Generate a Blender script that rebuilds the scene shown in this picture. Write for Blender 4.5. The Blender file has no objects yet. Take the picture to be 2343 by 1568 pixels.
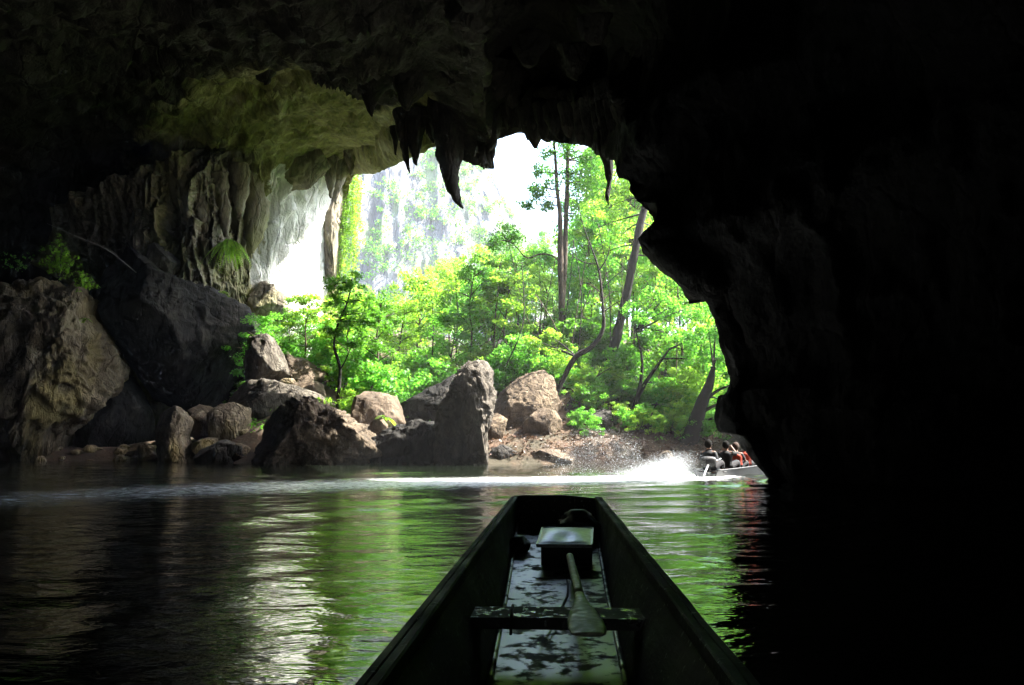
import bpy, bmesh, math, random
import numpy as np
from mathutils import Vector

# ------------------------------------------------------------------ camera, world, sun, exposure
SC = bpy.context.scene
COL = SC.collection
F = 1786.0                      # focal length of the photograph in units of a 2342 px wide frame
CX, CY, HZ, HC = 1171.0, 784.0, 1010.0, 0.90
PITCH = math.atan((HZ - CY) / F)
cam_d = bpy.data.cameras.new('camera')
cam_d.sensor_width = 36.0
cam_d.lens = 36.0 * F / 2342.0
cam_d.clip_start, cam_d.clip_end = 0.02, 3000.0
cam = bpy.data.objects.new('camera', cam_d); COL.objects.link(cam)
cam.location = (0, 0, HC)
cam.rotation_euler = (math.pi / 2 + PITCH, 0, 0)
SC.camera = cam

SUN_DIR = Vector((0.63, 0.10, 0.77)).normalized()      # towards the sun
world = bpy.data.worlds.new('World'); SC.world = world; world.use_nodes = True
wn = world.node_tree.nodes; wl = world.node_tree.links
sky = wn.new('ShaderNodeTexSky'); sky.sky_type = 'NISHITA'; sky.sun_disc = False
sky.sun_elevation = math.asin(SUN_DIR.z); sky.sun_rotation = math.atan2(SUN_DIR.x, SUN_DIR.y)
sky.air_density = 1.0; sky.dust_density = 2.5
wl.new(sky.outputs[0], wn['Background'].inputs[0]); wn['Background'].inputs[1].default_value = 0.15
sun_d = bpy.data.lights.new('sun', 'SUN'); sun_d.energy = 4.0; sun_d.angle = math.radians(0.6)
sun_d.color = (1.0, 0.95, 0.86)
sun = bpy.data.objects.new('sun', sun_d); COL.objects.link(sun)
sun.rotation_euler = SUN_DIR.to_track_quat('Z', 'Y').to_euler()
SC.view_settings.view_transform = 'Standard'; SC.view_settings.look = 'None'
SC.view_settings.exposure = 3.35; SC.view_settings.gamma = 1.0
SC.cycles.use_denoising = True
SC.cycles.max_bounces = 10; SC.cycles.diffuse_bounces = 5; SC.cycles.glossy_bounces = 4
SC.cycles.transmission_bounces = 4; SC.cycles.transparent_max_bounces = 6
SC.cycles.sample_clamp_indirect = 6.0

# ------------------------------------------------------------------ helpers
rng = np.random.default_rng(11)
SP, CP = math.sin(PITCH), math.cos(PITCH)
def P(px, py, D):
    """world point that stands D metres ahead, seen at photograph position px, py"""
    u = (px - CX) / F; v = (CY - py) / F
    yy = CP - SP * v; zz = SP + CP * v
    return np.array((u / yy * D, D, HC + zz / yy * D))

def _hash(ix, iy, iz, s):
    h = (ix * 374761393 + iy * 668265263 + iz * 2147483647 + s * 974634777) & 0xFFFFFFFF
    h = ((h ^ (h >> 13)) * 1274126177) & 0xFFFFFFFF
    h = ((h ^ (h >> 16)) * 2246822519) & 0xFFFFFFFF
    return ((h ^ (h >> 15)) & 0xFFFF) / 32767.5 - 1.0
def vnoise(p, s=0):
    p = np.asarray(p, float); i = np.floor(p).astype(np.int64); f = p - i
    w = f * f * f * (f * (f * 6 - 15) + 10)
    out = 0
    for dx in (0, 1):
        for dy in (0, 1):
            for dz in (0, 1):
                k = _hash(i[:, 0] + dx, i[:, 1] + dy, i[:, 2] + dz, s)
                out = out + k * (w[:, 0] if dx else 1 - w[:, 0]) * (w[:, 1] if dy else 1 - w[:, 1]) * (w[:, 2] if dz else 1 - w[:, 2])
    return out
def fbm(p, oct=4, s=0, ridged=False, gain=0.5):
    p = np.asarray(p, float); a = 1.0; t = 0; n = 0
    for o in range(oct):
        v = vnoise(p * (2.03 ** o) + o * 17.3, s + o)
        if ridged: v = 1 - 2 * np.abs(v)
        t = t + a * v; n += a; a *= gain
    return t / n

def mesh_obj(name, verts, faces, mat=None, parent=None, smooth=True, attr=None):
    verts = np.asarray(verts, np.float32)
    me = bpy.data.meshes.new(name)
    if isinstance(faces, np.ndarray):
        n, k = faces.shape
        me.vertices.add(len(verts)); me.vertices.foreach_set('co', verts.ravel())
        me.loops.add(n * k); me.loops.foreach_set('vertex_index', faces.astype(np.int32).ravel())
        me.polygons.add(n); me.polygons.foreach_set('loop_start', np.arange(n, dtype=np.int32) * k)
        me.update(calc_edges=True); me.validate()
    else:
        me.from_pydata(verts.tolist(), [], faces)
    if smooth: me.polygons.foreach_set('use_smooth', np.ones(len(me.polygons), bool))
    if attr is not None:
        a = me.attributes.new('tint', 'FLOAT', 'POINT'); a.data.foreach_set('value', np.asarray(attr, np.float32))
    if mat: me.materials.append(mat)
    o = bpy.data.objects.new(name, me); COL.objects.link(o)
    if parent is not None: o.parent = parent
    return o
def tag(o, label=None, cat=None, group=None, kind=None):
    if label: o['label'] = label
    if cat: o['category'] = cat
    if group: o['group'] = group
    if kind: o['kind'] = kind
    return o
def thing(name, label, cat, loc=(0, 0, 0), group=None):
    o = bpy.data.objects.new(name, None); COL.objects.link(o); o.location = [float(c) for c in loc]
    o.empty_display_size = 0.2
    return tag(o, label, cat, group)
def grid_faces(nv, nu, close=False):
    a = np.arange(nv * nu).reshape(nv, nu)
    if close: a = np.concatenate([a, a[:, :1]], 1)
    return np.stack([a[:-1, :-1], a[:-1, 1:], a[1:, 1:], a[1:, :-1]], -1).reshape(-1, 4)
def catmull(ctrl, n):
    """resample along axis 0 through every control point"""
    ctrl = np.asarray(ctrl, float); m = len(ctrl)
    t = np.linspace(0, m - 1, n); i = np.minimum(t.astype(int), m - 2); f = t - i
    sh = (n,) + (1,) * (ctrl.ndim - 1); f = f.reshape(sh)
    p0 = ctrl[np.maximum(i - 1, 0)]; p1 = ctrl[i]; p2 = ctrl[i + 1]; p3 = ctrl[np.minimum(i + 2, m - 1)]
    return 0.5 * (2 * p1 + (p2 - p0) * f + (2 * p0 - 5 * p1 + 4 * p2 - p3) * f ** 2 + (3 * p1 - p0 - 3 * p2 + p3) * f ** 3)
def grid_normals(g):
    du = np.gradient(g, axis=1); dv = np.gradient(g, axis=0)
    n = np.cross(dv, du); l = np.linalg.norm(n, axis=-1, keepdims=True); return n / np.maximum(l, 1e-9)
def tube(path, radii, sides=8, n=None, wob=0.0, seed=0, cap=True):
    """verts, faces of a tapering tube through path"""
    path = np.asarray(path, float); radii = np.asarray(radii, float)
    if n: pr = catmull(np.concatenate([path, radii[:, None]], 1), n); path, radii = pr[:, :3], np.maximum(pr[:, 3], 1e-4)
    m = len(path); tan = np.gradient(path, axis=0); tan /= np.maximum(np.linalg.norm(tan, axis=1, keepdims=True), 1e-9)
    ref = np.array([1.0, 0.2, 0.1]) if abs(tan[:, 0].mean()) < 0.8 else np.array([0.1, 1.0, 0.2])
    a = np.cross(tan, ref); a /= np.linalg.norm(a, axis=1, keepdims=True); b = np.cross(tan, a)
    th = np.linspace(0, 2 * np.pi, sides, endpoint=False)
    v = path[:, None] + radii[:, None, None] * (np.cos(th)[None, :, None] * a[:, None] + np.sin(th)[None, :, None] * b[:, None])
    v = v.reshape(-1, 3)
    if wob:
        c = np.repeat(path, sides, 0); s = fbm(v / np.maximum(radii.max(), .02) * 0.6, 3, seed)
        v = c + (v - c) * (1 + wob * s)[:, None]
    f = grid_faces(m, sides, True).tolist()
    if cap: f.append(list(range(sides))[::-1]); f.append([(m - 1) * sides + k for k in range(sides)])
    return v, f
class MB:
    """collects pieces of ONE part"""
    def __init__(s): s.v = []; s.f = []; s.n = 0
    def add(s, v, f):
        s.v.append(np.asarray(v, float)); s.f += [[k + s.n for k in q] for q in f]; s.n += len(v); return s
    def tube(s, *a, **k): return s.add(*tube(*a, **k))
    def box(s, c, d, ax=None):
        c = np.asarray(c, float); d = np.asarray(d, float) / 2
        q = np.array([(x, y, z) for x in (-1, 1) for y in (-1, 1) for z in (-1, 1)], float) * d
        if ax is not None: q = q @ np.asarray(ax, float)
        return s.add(q + c, [[0, 1, 3, 2], [4, 6, 7, 5], [0, 4, 5, 1], [2, 3, 7, 6], [0, 2, 6, 4], [1, 5, 7, 3]])
    def build(s, name, mat, parent=None, smooth=True): return mesh_obj(name, np.concatenate(s.v), s.f, mat, parent, smooth)
_ico = {}
def ico(sub):
    if sub not in _ico:
        bm = bmesh.new(); bmesh.ops.create_icosphere(bm, subdivisions=sub, radius=1.0)
        _ico[sub] = (np.array([v.co[:] for v in bm.verts]), np.array([[v.index for v in f.verts] for f in bm.faces])); bm.free()
    return _ico[sub]

# ------------------------------------------------------------------ materials
def new_mat(name):
    m = bpy.data.materials.new(name); m.use_nodes = True
    nt = m.node_tree; return m, nt, nt.nodes['Principled BSDF']
def ramp(nt, fac, stops):
    r = nt.nodes.new('ShaderNodeValToRGB'); e = r.color_ramp.elements
    while len(e) < len(stops): e.new(0.5)
    for k, (p, c) in enumerate(stops):
        e[k].position = p; e[k].color = (*c, 1) if len(c) == 3 else c
    nt.links.new(fac, r.inputs[0]); return r.outputs[0]
def noise(nt, vec, scale, detail=6, rough=0.6, dist=0.0):
    n = nt.nodes.new('ShaderNodeTexNoise'); n.inputs['Scale'].default_value = scale; n.inputs['Detail'].default_value = detail
    n.inputs['Roughness'].default_value = rough; n.inputs['Distortion'].default_value = dist
    if vec is not None: nt.links.new(vec, n.inputs['Vector'])
    return n.outputs[0]
def mapping(nt, scale=(1, 1, 1), kind='Object'):
    t = nt.nodes.new('ShaderNodeTexCoord'); m = nt.nodes.new('ShaderNodeMapping'); m.inputs['Scale'].default_value = scale
    nt.links.new(t.outputs[kind], m.inputs[0]); return m.outputs[0]
def mixc(nt, fac, a, b, mode='MIX'):
    m = nt.nodes.new('ShaderNodeMix'); m.data_type = 'RGBA'; m.blend_type = mode
    for i, x in ((0, fac), (6, a), (7, b)):
        if isinstance(x, (int, float)): m.inputs[i].default_value = x
        elif isinstance(x, tuple): m.inputs[i].default_value = (*x, 1)
        else: nt.links.new(x, m.inputs[i])
    return m.outputs[2]
def bump(nt, h, strength, dist, bsdf=None):
    b = nt.nodes.new('ShaderNodeBump'); b.inputs['Strength'].default_value = strength; b.inputs['Distance'].default_value = dist
    nt.links.new(h, b.inputs['Height'])
    if bsdf: nt.links.new(b.outputs[0], bsdf.inputs['Normal'])
    return b.outputs[0]
def rock_mat(name, c1, c2, c3, streak=(1, 1, .45), scale=0.7, bstr=0.7, bdist=0.12, moss=None, rough=0.85):
    m, nt, b = new_mat(name)
    v = mapping(nt, streak)
    n1 = noise(nt, v, scale, 8, 0.62, 0.4); n2 = noise(nt, v, scale * 4.3, 7, 0.65); n3 = noise(nt, v, scale * 0.35, 4, 0.5)
    c = ramp(nt, n1, [(0.32, c1), (0.5, c2), (0.66, c3)])
    c = mixc(nt, ramp(nt, n2, [(0.36, (0, 0, 0)), (0.62, (1, 1, 1))]), mixc(nt, 0.45, c, (c1[0] * .45, c1[1] * .45, c1[2] * .45)), c)
    vo_ = nt.nodes.new('ShaderNodeTexVoronoi'); vo_.feature = 'DISTANCE_TO_EDGE'; vo_.inputs['Scale'].default_value = scale * 1.5
    wv = nt.nodes.new('ShaderNodeVectorMath'); wv.operation = 'ADD'; nz = nt.nodes.new('ShaderNodeTexNoise'); nz.inputs['Scale'].default_value = scale * 2.2; nz.inputs['Detail'].default_value = 5
    nt.links.new(v, nz.inputs['Vector']); nt.links.new(v, wv.inputs[0]); nt.links.new(nz.outputs[1], wv.inputs[1]); nt.links.new(wv.outputs[0], vo_.inputs['Vector'])
    crack = ramp(nt, vo_.outputs[0], [(0.0, (0, 0, 0)), (0.05, (1, 1, 1))])
    c = mixc(nt, crack, mixc(nt, .6, c, (c1[0] * .4, c1[1] * .4, c1[2] * .4)), c)
    n4 = noise(nt, v, scale * 16, 8, 0.7)
    c = mixc(nt, ramp(nt, n4, [(0.38, (0, 0, 0)), (0.56, (1, 1, 1))]), mixc(nt, 0.5, c, (c1[0] * .5, c1[1] * .5, c1[2] * .5)), c)
    if moss: c = mixc(nt, ramp(nt, n3, [(0.50, (0, 0, 0)), (0.62, (.75, .75, .75))]), c, moss)
    nt.links.new(c, b.inputs['Base Color']); b.inputs['Roughness'].default_value = rough
    b.inputs['Specular IOR Level'].default_value = 0.25
    h = nt.nodes.new('ShaderNodeMath'); h.operation = 'ADD'
    nt.links.new(n1, h.inputs[0]); nt.links.new(n2, h.inputs[1])
    h2 = nt.nodes.new('ShaderNodeMath'); h2.operation = 'MULTIPLY_ADD'; nt.links.new(crack, h2.inputs[0]); h2.inputs[1].default_value = .25; nt.links.new(h.outputs[0], h2.inputs[2])
    h3 = nt.nodes.new('ShaderNodeMath'); h3.operation = 'MULTIPLY_ADD'; nt.links.new(n4, h3.inputs[0]); h3.inputs[1].default_value = .35; nt.links.new(h2.outputs[0], h3.inputs[2])
    bump(nt, h3.outputs[0], bstr, bdist, b); return m
def leaf_mat(name, dark, light, trans, tw=0.5):
    m, nt, b = new_mat(name)
    a = nt.nodes.new('ShaderNodeAttribute'); a.attribute_name = 'tint'
    oi = nt.nodes.new('ShaderNodeObjectInfo')
    c = ramp(nt, a.outputs['Fac'], [(0.0, dark), (0.8, light), (1.0, (light[0] * 1.6, light[1] * 1.1, light[2]))])
    tcol = mixc(nt, a.outputs['Fac'], (trans[0] * .6, trans[1] * .75, trans[2] * .8), trans)
    hs = nt.nodes.new('ShaderNodeHueSaturation')
    mr = nt.nodes.new('ShaderNodeMapRange'); mr.inputs[3].default_value = 0.475; mr.inputs[4].default_value = 0.515
    nt.links.new(oi.outputs['Random'], mr.inputs[0]); nt.links.new(mr.outputs[0], hs.inputs['Hue']); nt.links.new(c, hs.inputs['Color'])
    nt.links.new(hs.outputs[0], b.inputs['Base Color']); b.inputs['Roughness'].default_value = 0.45; b.inputs['Specular IOR Level'].default_value = 0.4
    t = nt.nodes.new('ShaderNodeBsdfTranslucent'); nt.links.new(tcol, t.inputs[0])
    mx = nt.nodes.new('ShaderNodeMixShader'); mx.inputs[0].default_value = tw
    nt.links.new(b.outputs[0], mx.inputs[1]); nt.links.new(t.outputs[0], mx.inputs[2])
    nt.links.new(mx.outputs[0], nt.nodes['Material Output'].inputs[0]); return m
def plain_mat(name, col, rough=0.6, var=0.3, scale=6.0, bstr=0.3, bdist=0.01, spec=0.4, metal=0.0):
    m, nt, b = new_mat(name); v = mapping(nt); n = noise(nt, v, scale, 5, 0.6)
    lo = tuple(c * (1 - var) for c in col); hi = tuple(min(1, c * (1 + var)) for c in col)
    nt.links.new(ramp(nt, n, [(0.3, lo), (0.7, hi)]), b.inputs['Base Color'])
    b.inputs['Roughness'].default_value = rough; b.inputs['Specular IOR Level'].default_value = spec; b.inputs['Metallic'].default_value = metal
    bump(nt, n, bstr, bdist, b); return m

M = {}
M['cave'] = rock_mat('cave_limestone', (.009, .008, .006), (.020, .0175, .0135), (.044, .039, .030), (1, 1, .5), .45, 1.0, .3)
M['drape'] = rock_mat('lit_limestone', (.10, .085, .06), (.23, .20, .14), (.34, .31, .24), (1, 1, .35), .6, .9, .15, (.15, .15, .06))  # paler than the cave rock: light on the draperies put into the colour
M['flow'] = rock_mat('pale_flowstone', (.40, .39, .34), (.62, .61, .56), (.75, .74, .70), (1, 1, .25), .5, .6, .12)
M['tan'] = rock_mat('tan_limestone', (.09, .07, .045), (.22, .175, .115), (.34, .29, .20), (1, 1, .4), .8, 1.0, .2, (.21, .165, .05))
M['brown'] = rock_mat('brown_pitted_limestone', (.06, .045, .03), (.155, .118, .08), (.25, .20, .14), (1, 1, .7), 1.3, 1.0, .2)
M['grey'] = rock_mat('grey_limestone', (.045, .038, .030), (.105, .09, .07), (.18, .16, .13), (1, 1, .5), .9, 1.0, .15)
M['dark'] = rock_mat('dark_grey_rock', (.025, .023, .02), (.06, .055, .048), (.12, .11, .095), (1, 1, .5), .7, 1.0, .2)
M['dark_shade'] = rock_mat('dark_shaded_rock', (.008, .007, .006), (.020, .018, .015), (.055, .048, .039), (1, 1, .5), .6, 1.0, .2)  # darkest rock: shade of the overhang and gaps put into the colour
M['red'] = rock_mat('reddish_brown_rock', (.055, .040, .027), (.125, .092, .062), (.20, .155, .11), (1, 1, .8), .9, .7, .08)
M['slab'] = rock_mat('layered_tan_rock', (.06, .040, .025), (.15, .112, .072), (.26, .20, .135), (1, 1, 1), 1.0, 1.0, .15)
M['cliff'] = rock_mat('fluted_grey_limestone', (.14, .145, .16), (.20, .205, .22), (.29, .29, .29), (1, 1, .12), .55, .9, .6, (.20, .26, .12))
M['leaf'] = leaf_mat('green_leaf', (.036, .105, .014), (.078, .195, .024), (.22, .60, .045), .56)
M['leaf2'] = leaf_mat('yellow_green_leaf', (.056, .12, .013), (.118, .222, .022), (.40, .67, .05), .56)
M['leafd'] = leaf_mat('dark_green_leaf', (.026, .075, .010), (.055, .14, .016), (.18, .46, .03), .5)
M['litter'] = leaf_mat('dead_leaf', (.030, .016, .008), (.10, .055, .025), (.10, .05, .02), .2)
M['bark'] = plain_mat('brown_bark', (.065, .045, .028), .85, .5, 5, .8, .03)
M['barkd'] = plain_mat('dark_bark', (.015, .011, .008), .9, .5, 5, .8, .03)

# ------------------------------------------------------------------ the ground and the river
def shore(x):
    return np.interp(x, [-60, -27, -22, -17, -12, -7, -2, 3, 8, 14, 30, 70], [34, 35, 36.5, 37, 33, 31.5, 31.0, 31.6, 32.2, 33, 31, 20])
def ground(x, y, fine=True):
    x = np.asarray(x, float); y = np.asarray(y, float)
    d = y - shore(x)
    steep = np.interp(x, [-30, -22, -16, -11, -6, -3, 1, 5, 9, 16, 40], [.10, .10, .22, .45, .20, .22, .48, .46, .34, .30, .35])
    up = 0.45 * (1 - np.exp(-np.maximum(d, 0) / .8)) + steep * np.maximum(0, np.minimum(d, 14)) + .17 * np.maximum(0, np.minimum(d - 14, 60)) + .05 * np.maximum(0, d - 74)
    h = np.where(d > 0, up, np.maximum(-1.6, d * .35))
    if fine:
        sh = x.shape; q = np.stack([x.ravel(), y.ravel(), np.zeros(x.size)], 1)
        n = fbm(q * .35, 4, 5).reshape(sh)
        h = h + np.where(d > 0, np.minimum(1, d / 2) * .45 * n, 0) + np.where(d > -1.5, .07 * n, 0)
    return h
def gz(x, y): return float(ground(np.array([x]), np.array([y]))[0])

xs = np.concatenate([np.arange(-160, -34, 6), np.arange(-34, 34, .35), np.arange(34, 161, 6)])
ys = np.concatenate([np.arange(-30, 24, 6), np.arange(24, 58, .3), np.arange(58, 100, 1.5), np.arange(100, 420, 16)])
X, Y = np.meshgrid(xs, ys); Z = ground(X, Y)
m, nt, b = new_mat('leaf_littered_soil')
v = mapping(nt); n1 = noise(nt, v, .5, 6); n2 = noise(nt, v, 6, 6, .7)
c = ramp(nt, n1, [(.35, (.028, .016, .009)), (.5, (.075, .040, .020)), (.62, (.030, .026, .012))])
c = mixc(nt, ramp(nt, n2, [(.4, (0, 0, 0)), (.65, (1, 1, 1))]), mixc(nt, .5, c, (.04, .03, .018)), c)
nt.links.new(c, b.inputs['Base Color']); b.inputs['Roughness'].default_value = .95
bump(nt, n2, .8, .08, b); M['soil'] = m
go = mesh_obj('river_bank_ground', np.stack([X, Y, Z], -1).reshape(-1, 3), grid_faces(*X.shape), M['soil'])
tag(go, kind='structure')

# wake left by the passing boat, as a path over the water
WAKE = catmull(np.array([(5.0, 20.2), (2.6, 19.0), (0.0, 18.0), (-3.0, 16.8), (-6.0, 14.6), (-8.2, 11.8), (-9.2, 8.6), (-8.9, 5.2)]), 160)
xs = np.concatenate([np.arange(-44, -14, .5), np.arange(-14, 12, .11), np.arange(12, 60, .6)])
ys = np.concatenate([np.arange(-24, 1.5, .5), np.arange(1.5, 26, .10), np.arange(26, 44, .3)])
X, Y = np.meshgrid(xs, ys); q = np.stack([X.ravel(), Y.ravel()], 1)
dist = np.full(len(q), 1e9); age = np.zeros(len(q)); side = np.zeros(len(q))
for k in range(len(WAKE)):
    dd = (q[:, 0] - WAKE[k, 0]) ** 2 + (q[:, 1] - WAKE[k, 1]) ** 2
    w = dd < dist; dist[w] = dd[w]; age[w] = k / 159.0
dist = np.sqrt(dist)
width = .9 + 1.6 * np.minimum(1, age * 4.0) + 1.6 * age
foam = np.exp(-(dist / width) ** 2) * np.interp(age, [0, .05, .3, .5, .62, .8, 1], [1.05, .92, .76, .66, .52, .42, .26])
q3 = np.concatenate([q, np.zeros((len(q), 1))], 1)
wav = .016 * fbm(q3 * (.55, .9, 1), 3, 31) + .010 * fbm(q3 * (1.6, 3.2, 1), 2, 37)
wv = np.exp(-((dist - width * 1.7) / 1.6) ** 2)
wav = wav + wv * .022 * np.sin(dist * 4.6 + 3 * fbm(q3 * .4, 2, 41)) * np.interp(age, [0, .1, 1], [1.1, 1, .3])
wav = wav + foam * .035 * fbm(q3 * (3, 4, 1), 3, 43)
near_boat = np.exp(-(((q[:, 0] - .06 * q[:, 1]) / 1.2) ** 2)) * (q[:, 1] < 8)
wav = wav * (1 - .6 * near_boat)
m, nt, b = new_mat('river_water')
v = mapping(nt, (1, 1, 1)); v2 = mapping(nt, (.75, 1.25, 1)); at = nt.nodes.new('ShaderNodeAttribute'); at.attribute_name = 'tint'
r1 = noise(nt, v2, 2.6, 4, .55, .3); r2 = noise(nt, v2, 8.0, 3, .55, .3)
fn = noise(nt, v2, 5.5, 7, .75, .6)
mt = nt.nodes.new('ShaderNodeMath'); mt.operation = 'MULTIPLY'
nt.links.new(at.outputs['Fac'], mt.inputs[0]); mt.inputs[1].default_value = 1.0
fm = nt.nodes.new('ShaderNodeMath'); fm.operation = 'ADD'; nt.links.new(mt.outputs[0], fm.inputs[0]); nt.links.new(fn, fm.inputs[1])
mask = ramp(nt, fm.outputs[0], [(.86, (0, 0, 0)), (1.0, (.35, .35, .35))])
mask2 = nt.nodes.new('ShaderNodeMapRange'); mask2.inputs[1].default_value = .84; mask2.inputs[2].default_value = 1.35; mask2.inputs[4].default_value = .95
nt.links.new(fm.outputs[0], mask2.inputs[0])
nt.links.new(mixc(nt, mask2.outputs[0], (.006, .009, .005), (.72, .76, .76)), b.inputs['Base Color'])
rr = nt.nodes.new('ShaderNodeMapRange'); rr.inputs[3].default_value = .035; rr.inputs[4].default_value = .45
nt.links.new(mask2.outputs[0], rr.inputs[0]); nt.links.new(rr.outputs[0], b.inputs['Roughness'])
b.inputs['IOR'].default_value = 1.42; b.inputs['Specular IOR Level'].default_value = .5
b1 = nt.nodes.new('ShaderNodeBump'); b1.inputs['Strength'].default_value = .42; b1.inputs['Distance'].default_value = .05; nt.links.new(r1, b1.inputs['Height'])
b2 = nt.nodes.new('ShaderNodeBump'); b2.inputs['Strength'].default_value = .22; b2.inputs['Distance'].default_value = .012
nt.links.new(r2, b2.inputs['Height']); nt.links.new(b1.outputs[0], b2.inputs['Normal']); nt.links.new(b2.outputs[0], b.inputs['Normal'])
M['water'] = m
wo = mesh_obj('river_water', np.stack([q[:, 0], q[:, 1], wav], 1), grid_faces(*X.shape), m, attr=foam)
tag(wo, kind='structure')

# ------------------------------------------------------------------ the cave
lip = [(735, 900, 54), (742, 760, 54), (748, 640, 54), (752, 540, 53.5), (765, 440, 53), (790, 356, 50), (870, 330, 44.5), (960, 286, 39.5),
       (1010, 278, 37.5), (1070, 318, 36.5), (1124, 326, 35.8), (1145, 256, 35.5), (1200, 246, 35), (1240, 262, 34.5), (1290, 256, 33), (1350, 250, 28),
       (1412, 256, 21), (1448, 322, 18.8), (1492, 402, 18.5), (1540, 485, 18), (1540, 545, 18), (1628, 628, 18), (1676, 710, 18), (1694, 785, 18),
       (1718, 868, 18), (1692, 902, 18), (1690, 985, 18), (1738, 1022, 18), (1772, 1068, 18), (1960, 1150, 18)]
rows = {k: [] for k in range(9)}
L4 = [(560, 900, 45.5), (560, 760, 45.5), (555, 640, 45.5), (560, 520, 45.5), (590, 420, 45), (660, 325, 44), (780, 280, 42), (900, 230, 37)]
L3 = [(340, 900, 46.5), (340, 760, 46.5), (350, 640, 46.5), (365, 520, 45.5), (405, 380, 44), (500, 262, 40), (650, 190, 35), (830, 130, 29)]
L2 = [(-100, 900, 44), (-100, 760, 44), (-80, 600, 43), (20, 400, 40), (150, 230, 35), (300, 60, 28), (500, -20, 22), (760, -100, 17)]
L1 = [(-900, 900, 24), (-900, 700, 24), (-900, 450, 24), (-800, 200, 22), (-600, 0, 18), (-300, -250, 13), (200, -500, 10), (700, -700, 8)]
nc = len(lip)
for c, (px, py, D) in enumerate(lip):
    t = c / (nc - 1)
    ang = math.pi * (1 - t)
    rows[0].append((-3 + .2 * math.cos(ang), -13, 2 + .2 * math.sin(ang)))
    rows[1].append((-4 + 11.5 * math.cos(ang) * (1.5 if ang > 1.57 else 1.35), -7, -1.5 + 11.5 * math.sin(ang)))
    base = P(px, py, D)
    if c <= 7:
        q4, q3_, q2, q1 = P(*L4[c]), P(*L3[c]), P(*L2[c]), P(*L1[c])
    elif c <= 11:
        q4 = P(px - 10, py - 105, D * .80); q3_ = P(px - 20, py - 260, D * .58); q2 = P(px - 20, py - 520, D * .37); q1 = P(px, py - 950, D * .2)
    elif c <= 15:
        q4 = P(px + 15, py - 120, D * .90); q3_ = P(px + 40, py - 360, D * .70); q2 = P(px + 60, py - 760, D * .42); q1 = P(px + 60, py - 1300, D * .2)
    else:
        w = min(1, (c - 15) / 3); w1 = 1 - w
        q4 = base + np.array((1.6 * w, -1.6, .3 + 1.6 * w1)); q3_ = base + np.array((4.6 * w + .6, -4.4, .8 + 3.2 * w1))
        q2 = np.array((base[0] + 7 * w + 1.5, 6.0, base[2] * 1.1 + 1 + 3 * w1)); q1 = np.array((base[0] + 6.5 * w + 1, -1, base[2] * 1.1 + 1 + 2 * w1))
    if c in (0, 29):
        for q_ in (q4, q3_, q2, q1): q_[2] = -1.6
        if c == 29: base[2] = -1.6
    if c in (28,):
        for q_ in (q4, q3_, q2, q1): q_[2] = -.25
    if c == 1:
        for q_ in (q2, q1): q_[2] = 1.0
    for k, q_ in ((2, q1), (3, q2), (4, q3_), (5, q4), (6, base)): rows[k].append(tuple(q_))
    if c <= 4: o1, o2 = np.array((-2.0, 2.2, 0)), np.array((-26, 9, 2.0))
    elif c <= 7: o1, o2 = np.array((-1.0, 1.2, 1.6)), np.array((-14 + 4 * (c - 5), 1.5, 30))
    elif c <= 14: o1, o2 = np.array((0, 1.6, 2.0)), np.array((0, 2, 34))
    elif c <= 18: w = (c - 14) / 4; o1, o2 = np.array((2.2 * w, .8, 2.2 * (1 - w))), np.array((26 * w, .4, 34 * (1 - w) + 8))
    else: o1, o2 = np.array((2.6, .5, 0)), np.array((30, 5 if c < 22 else .8, 3 if c < 22 else 0))
    rows[7].append(tuple(base + o1)); rows[8].append(tuple(base + o2))
net = np.array([rows[k] for k in range(9)])
# rows: more samples near the mouth
g = catmull(net, 9 * 40)
g = np.transpose(catmull(np.transpose(g, (1, 0, 2)), 560), (1, 0, 2))
nrm = grid_normals(g)
cen = np.array((-4, 18, 4)); flip = ((cen - g) * nrm).sum(-1).mean() < 0
if flip: nrm = -nrm                                              # points into the cave
gp = g.reshape(-1, 3)
vrow = np.repeat(np.linspace(0, 8, g.shape[0]), g.shape[1])
ucol = np.tile(np.linspace(0, nc - 1, g.shape[1]), g.shape[0])
edge = np.clip(np.abs(vrow - 6) / .9, 0, 1)                      # calmer at the mouth's edge so the outline stays
big = fbm(gp * (.16, .16, .12), 4, 3); mid = fbm(gp * (.55, .55, .28), 4, 7, ridged=True); fin = fbm(gp * (2.0, 2.0, 1.1), 4, 9)
flute = fbm(gp * (1.1, 1.1, .16), 3, 12, ridged=True)
left = np.clip((9 - ucol) / 3, 0, 1)
amp = edge * (1.0 * big + .5 * mid) + (.10 + .14 * edge) * fin + edge * left * np.where((vrow > 3.9) & (vrow < 5.7), 1.0, .45) * flute
arch = np.clip((ucol - 4.0) / .6, 0, 1) * np.clip((8.6 - ucol) / .8, 0, 1) * np.clip((vrow - 4.2) / .5, 0, 1)
amp = amp * np.where(ucol > 16, .7, 1) * (1 - .6 * arch) - .45 * edge
band = np.clip((ucol - 10.3) / .6, 0, 1) * np.clip((16.8 - ucol) / .6, 0, 1) * np.clip((vrow - 4.4) / .5, 0, 1) * np.clip((6.4 - vrow) / .4, 0, 1)
amp = amp * (1 - .6 * band) - .75 * band * np.clip((6 - vrow) * 3, 0, 1)
gp = gp + nrm.reshape(-1, 3) * amp[:, None]
jag = fbm(gp * (1.4, 1.4, 1.4), 3, 21)
gp[:, 2] += .18 * jag * (1 - edge) * (ucol > 7) * (ucol < 17)
gp[:, 0] += (.30 * fbm(gp * (.9, .9, 1.1), 4, 23) + .10 * fbm(gp * 3.2, 4, 24)) * (1 - .5 * edge) * (ucol >= 17) * np.where(ucol > 25, .45, 1)
gp[:, 0] += .25 * (1 - edge) * jag * (ucol < 6)
fc = grid_faces(*g.shape[:2])
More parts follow.
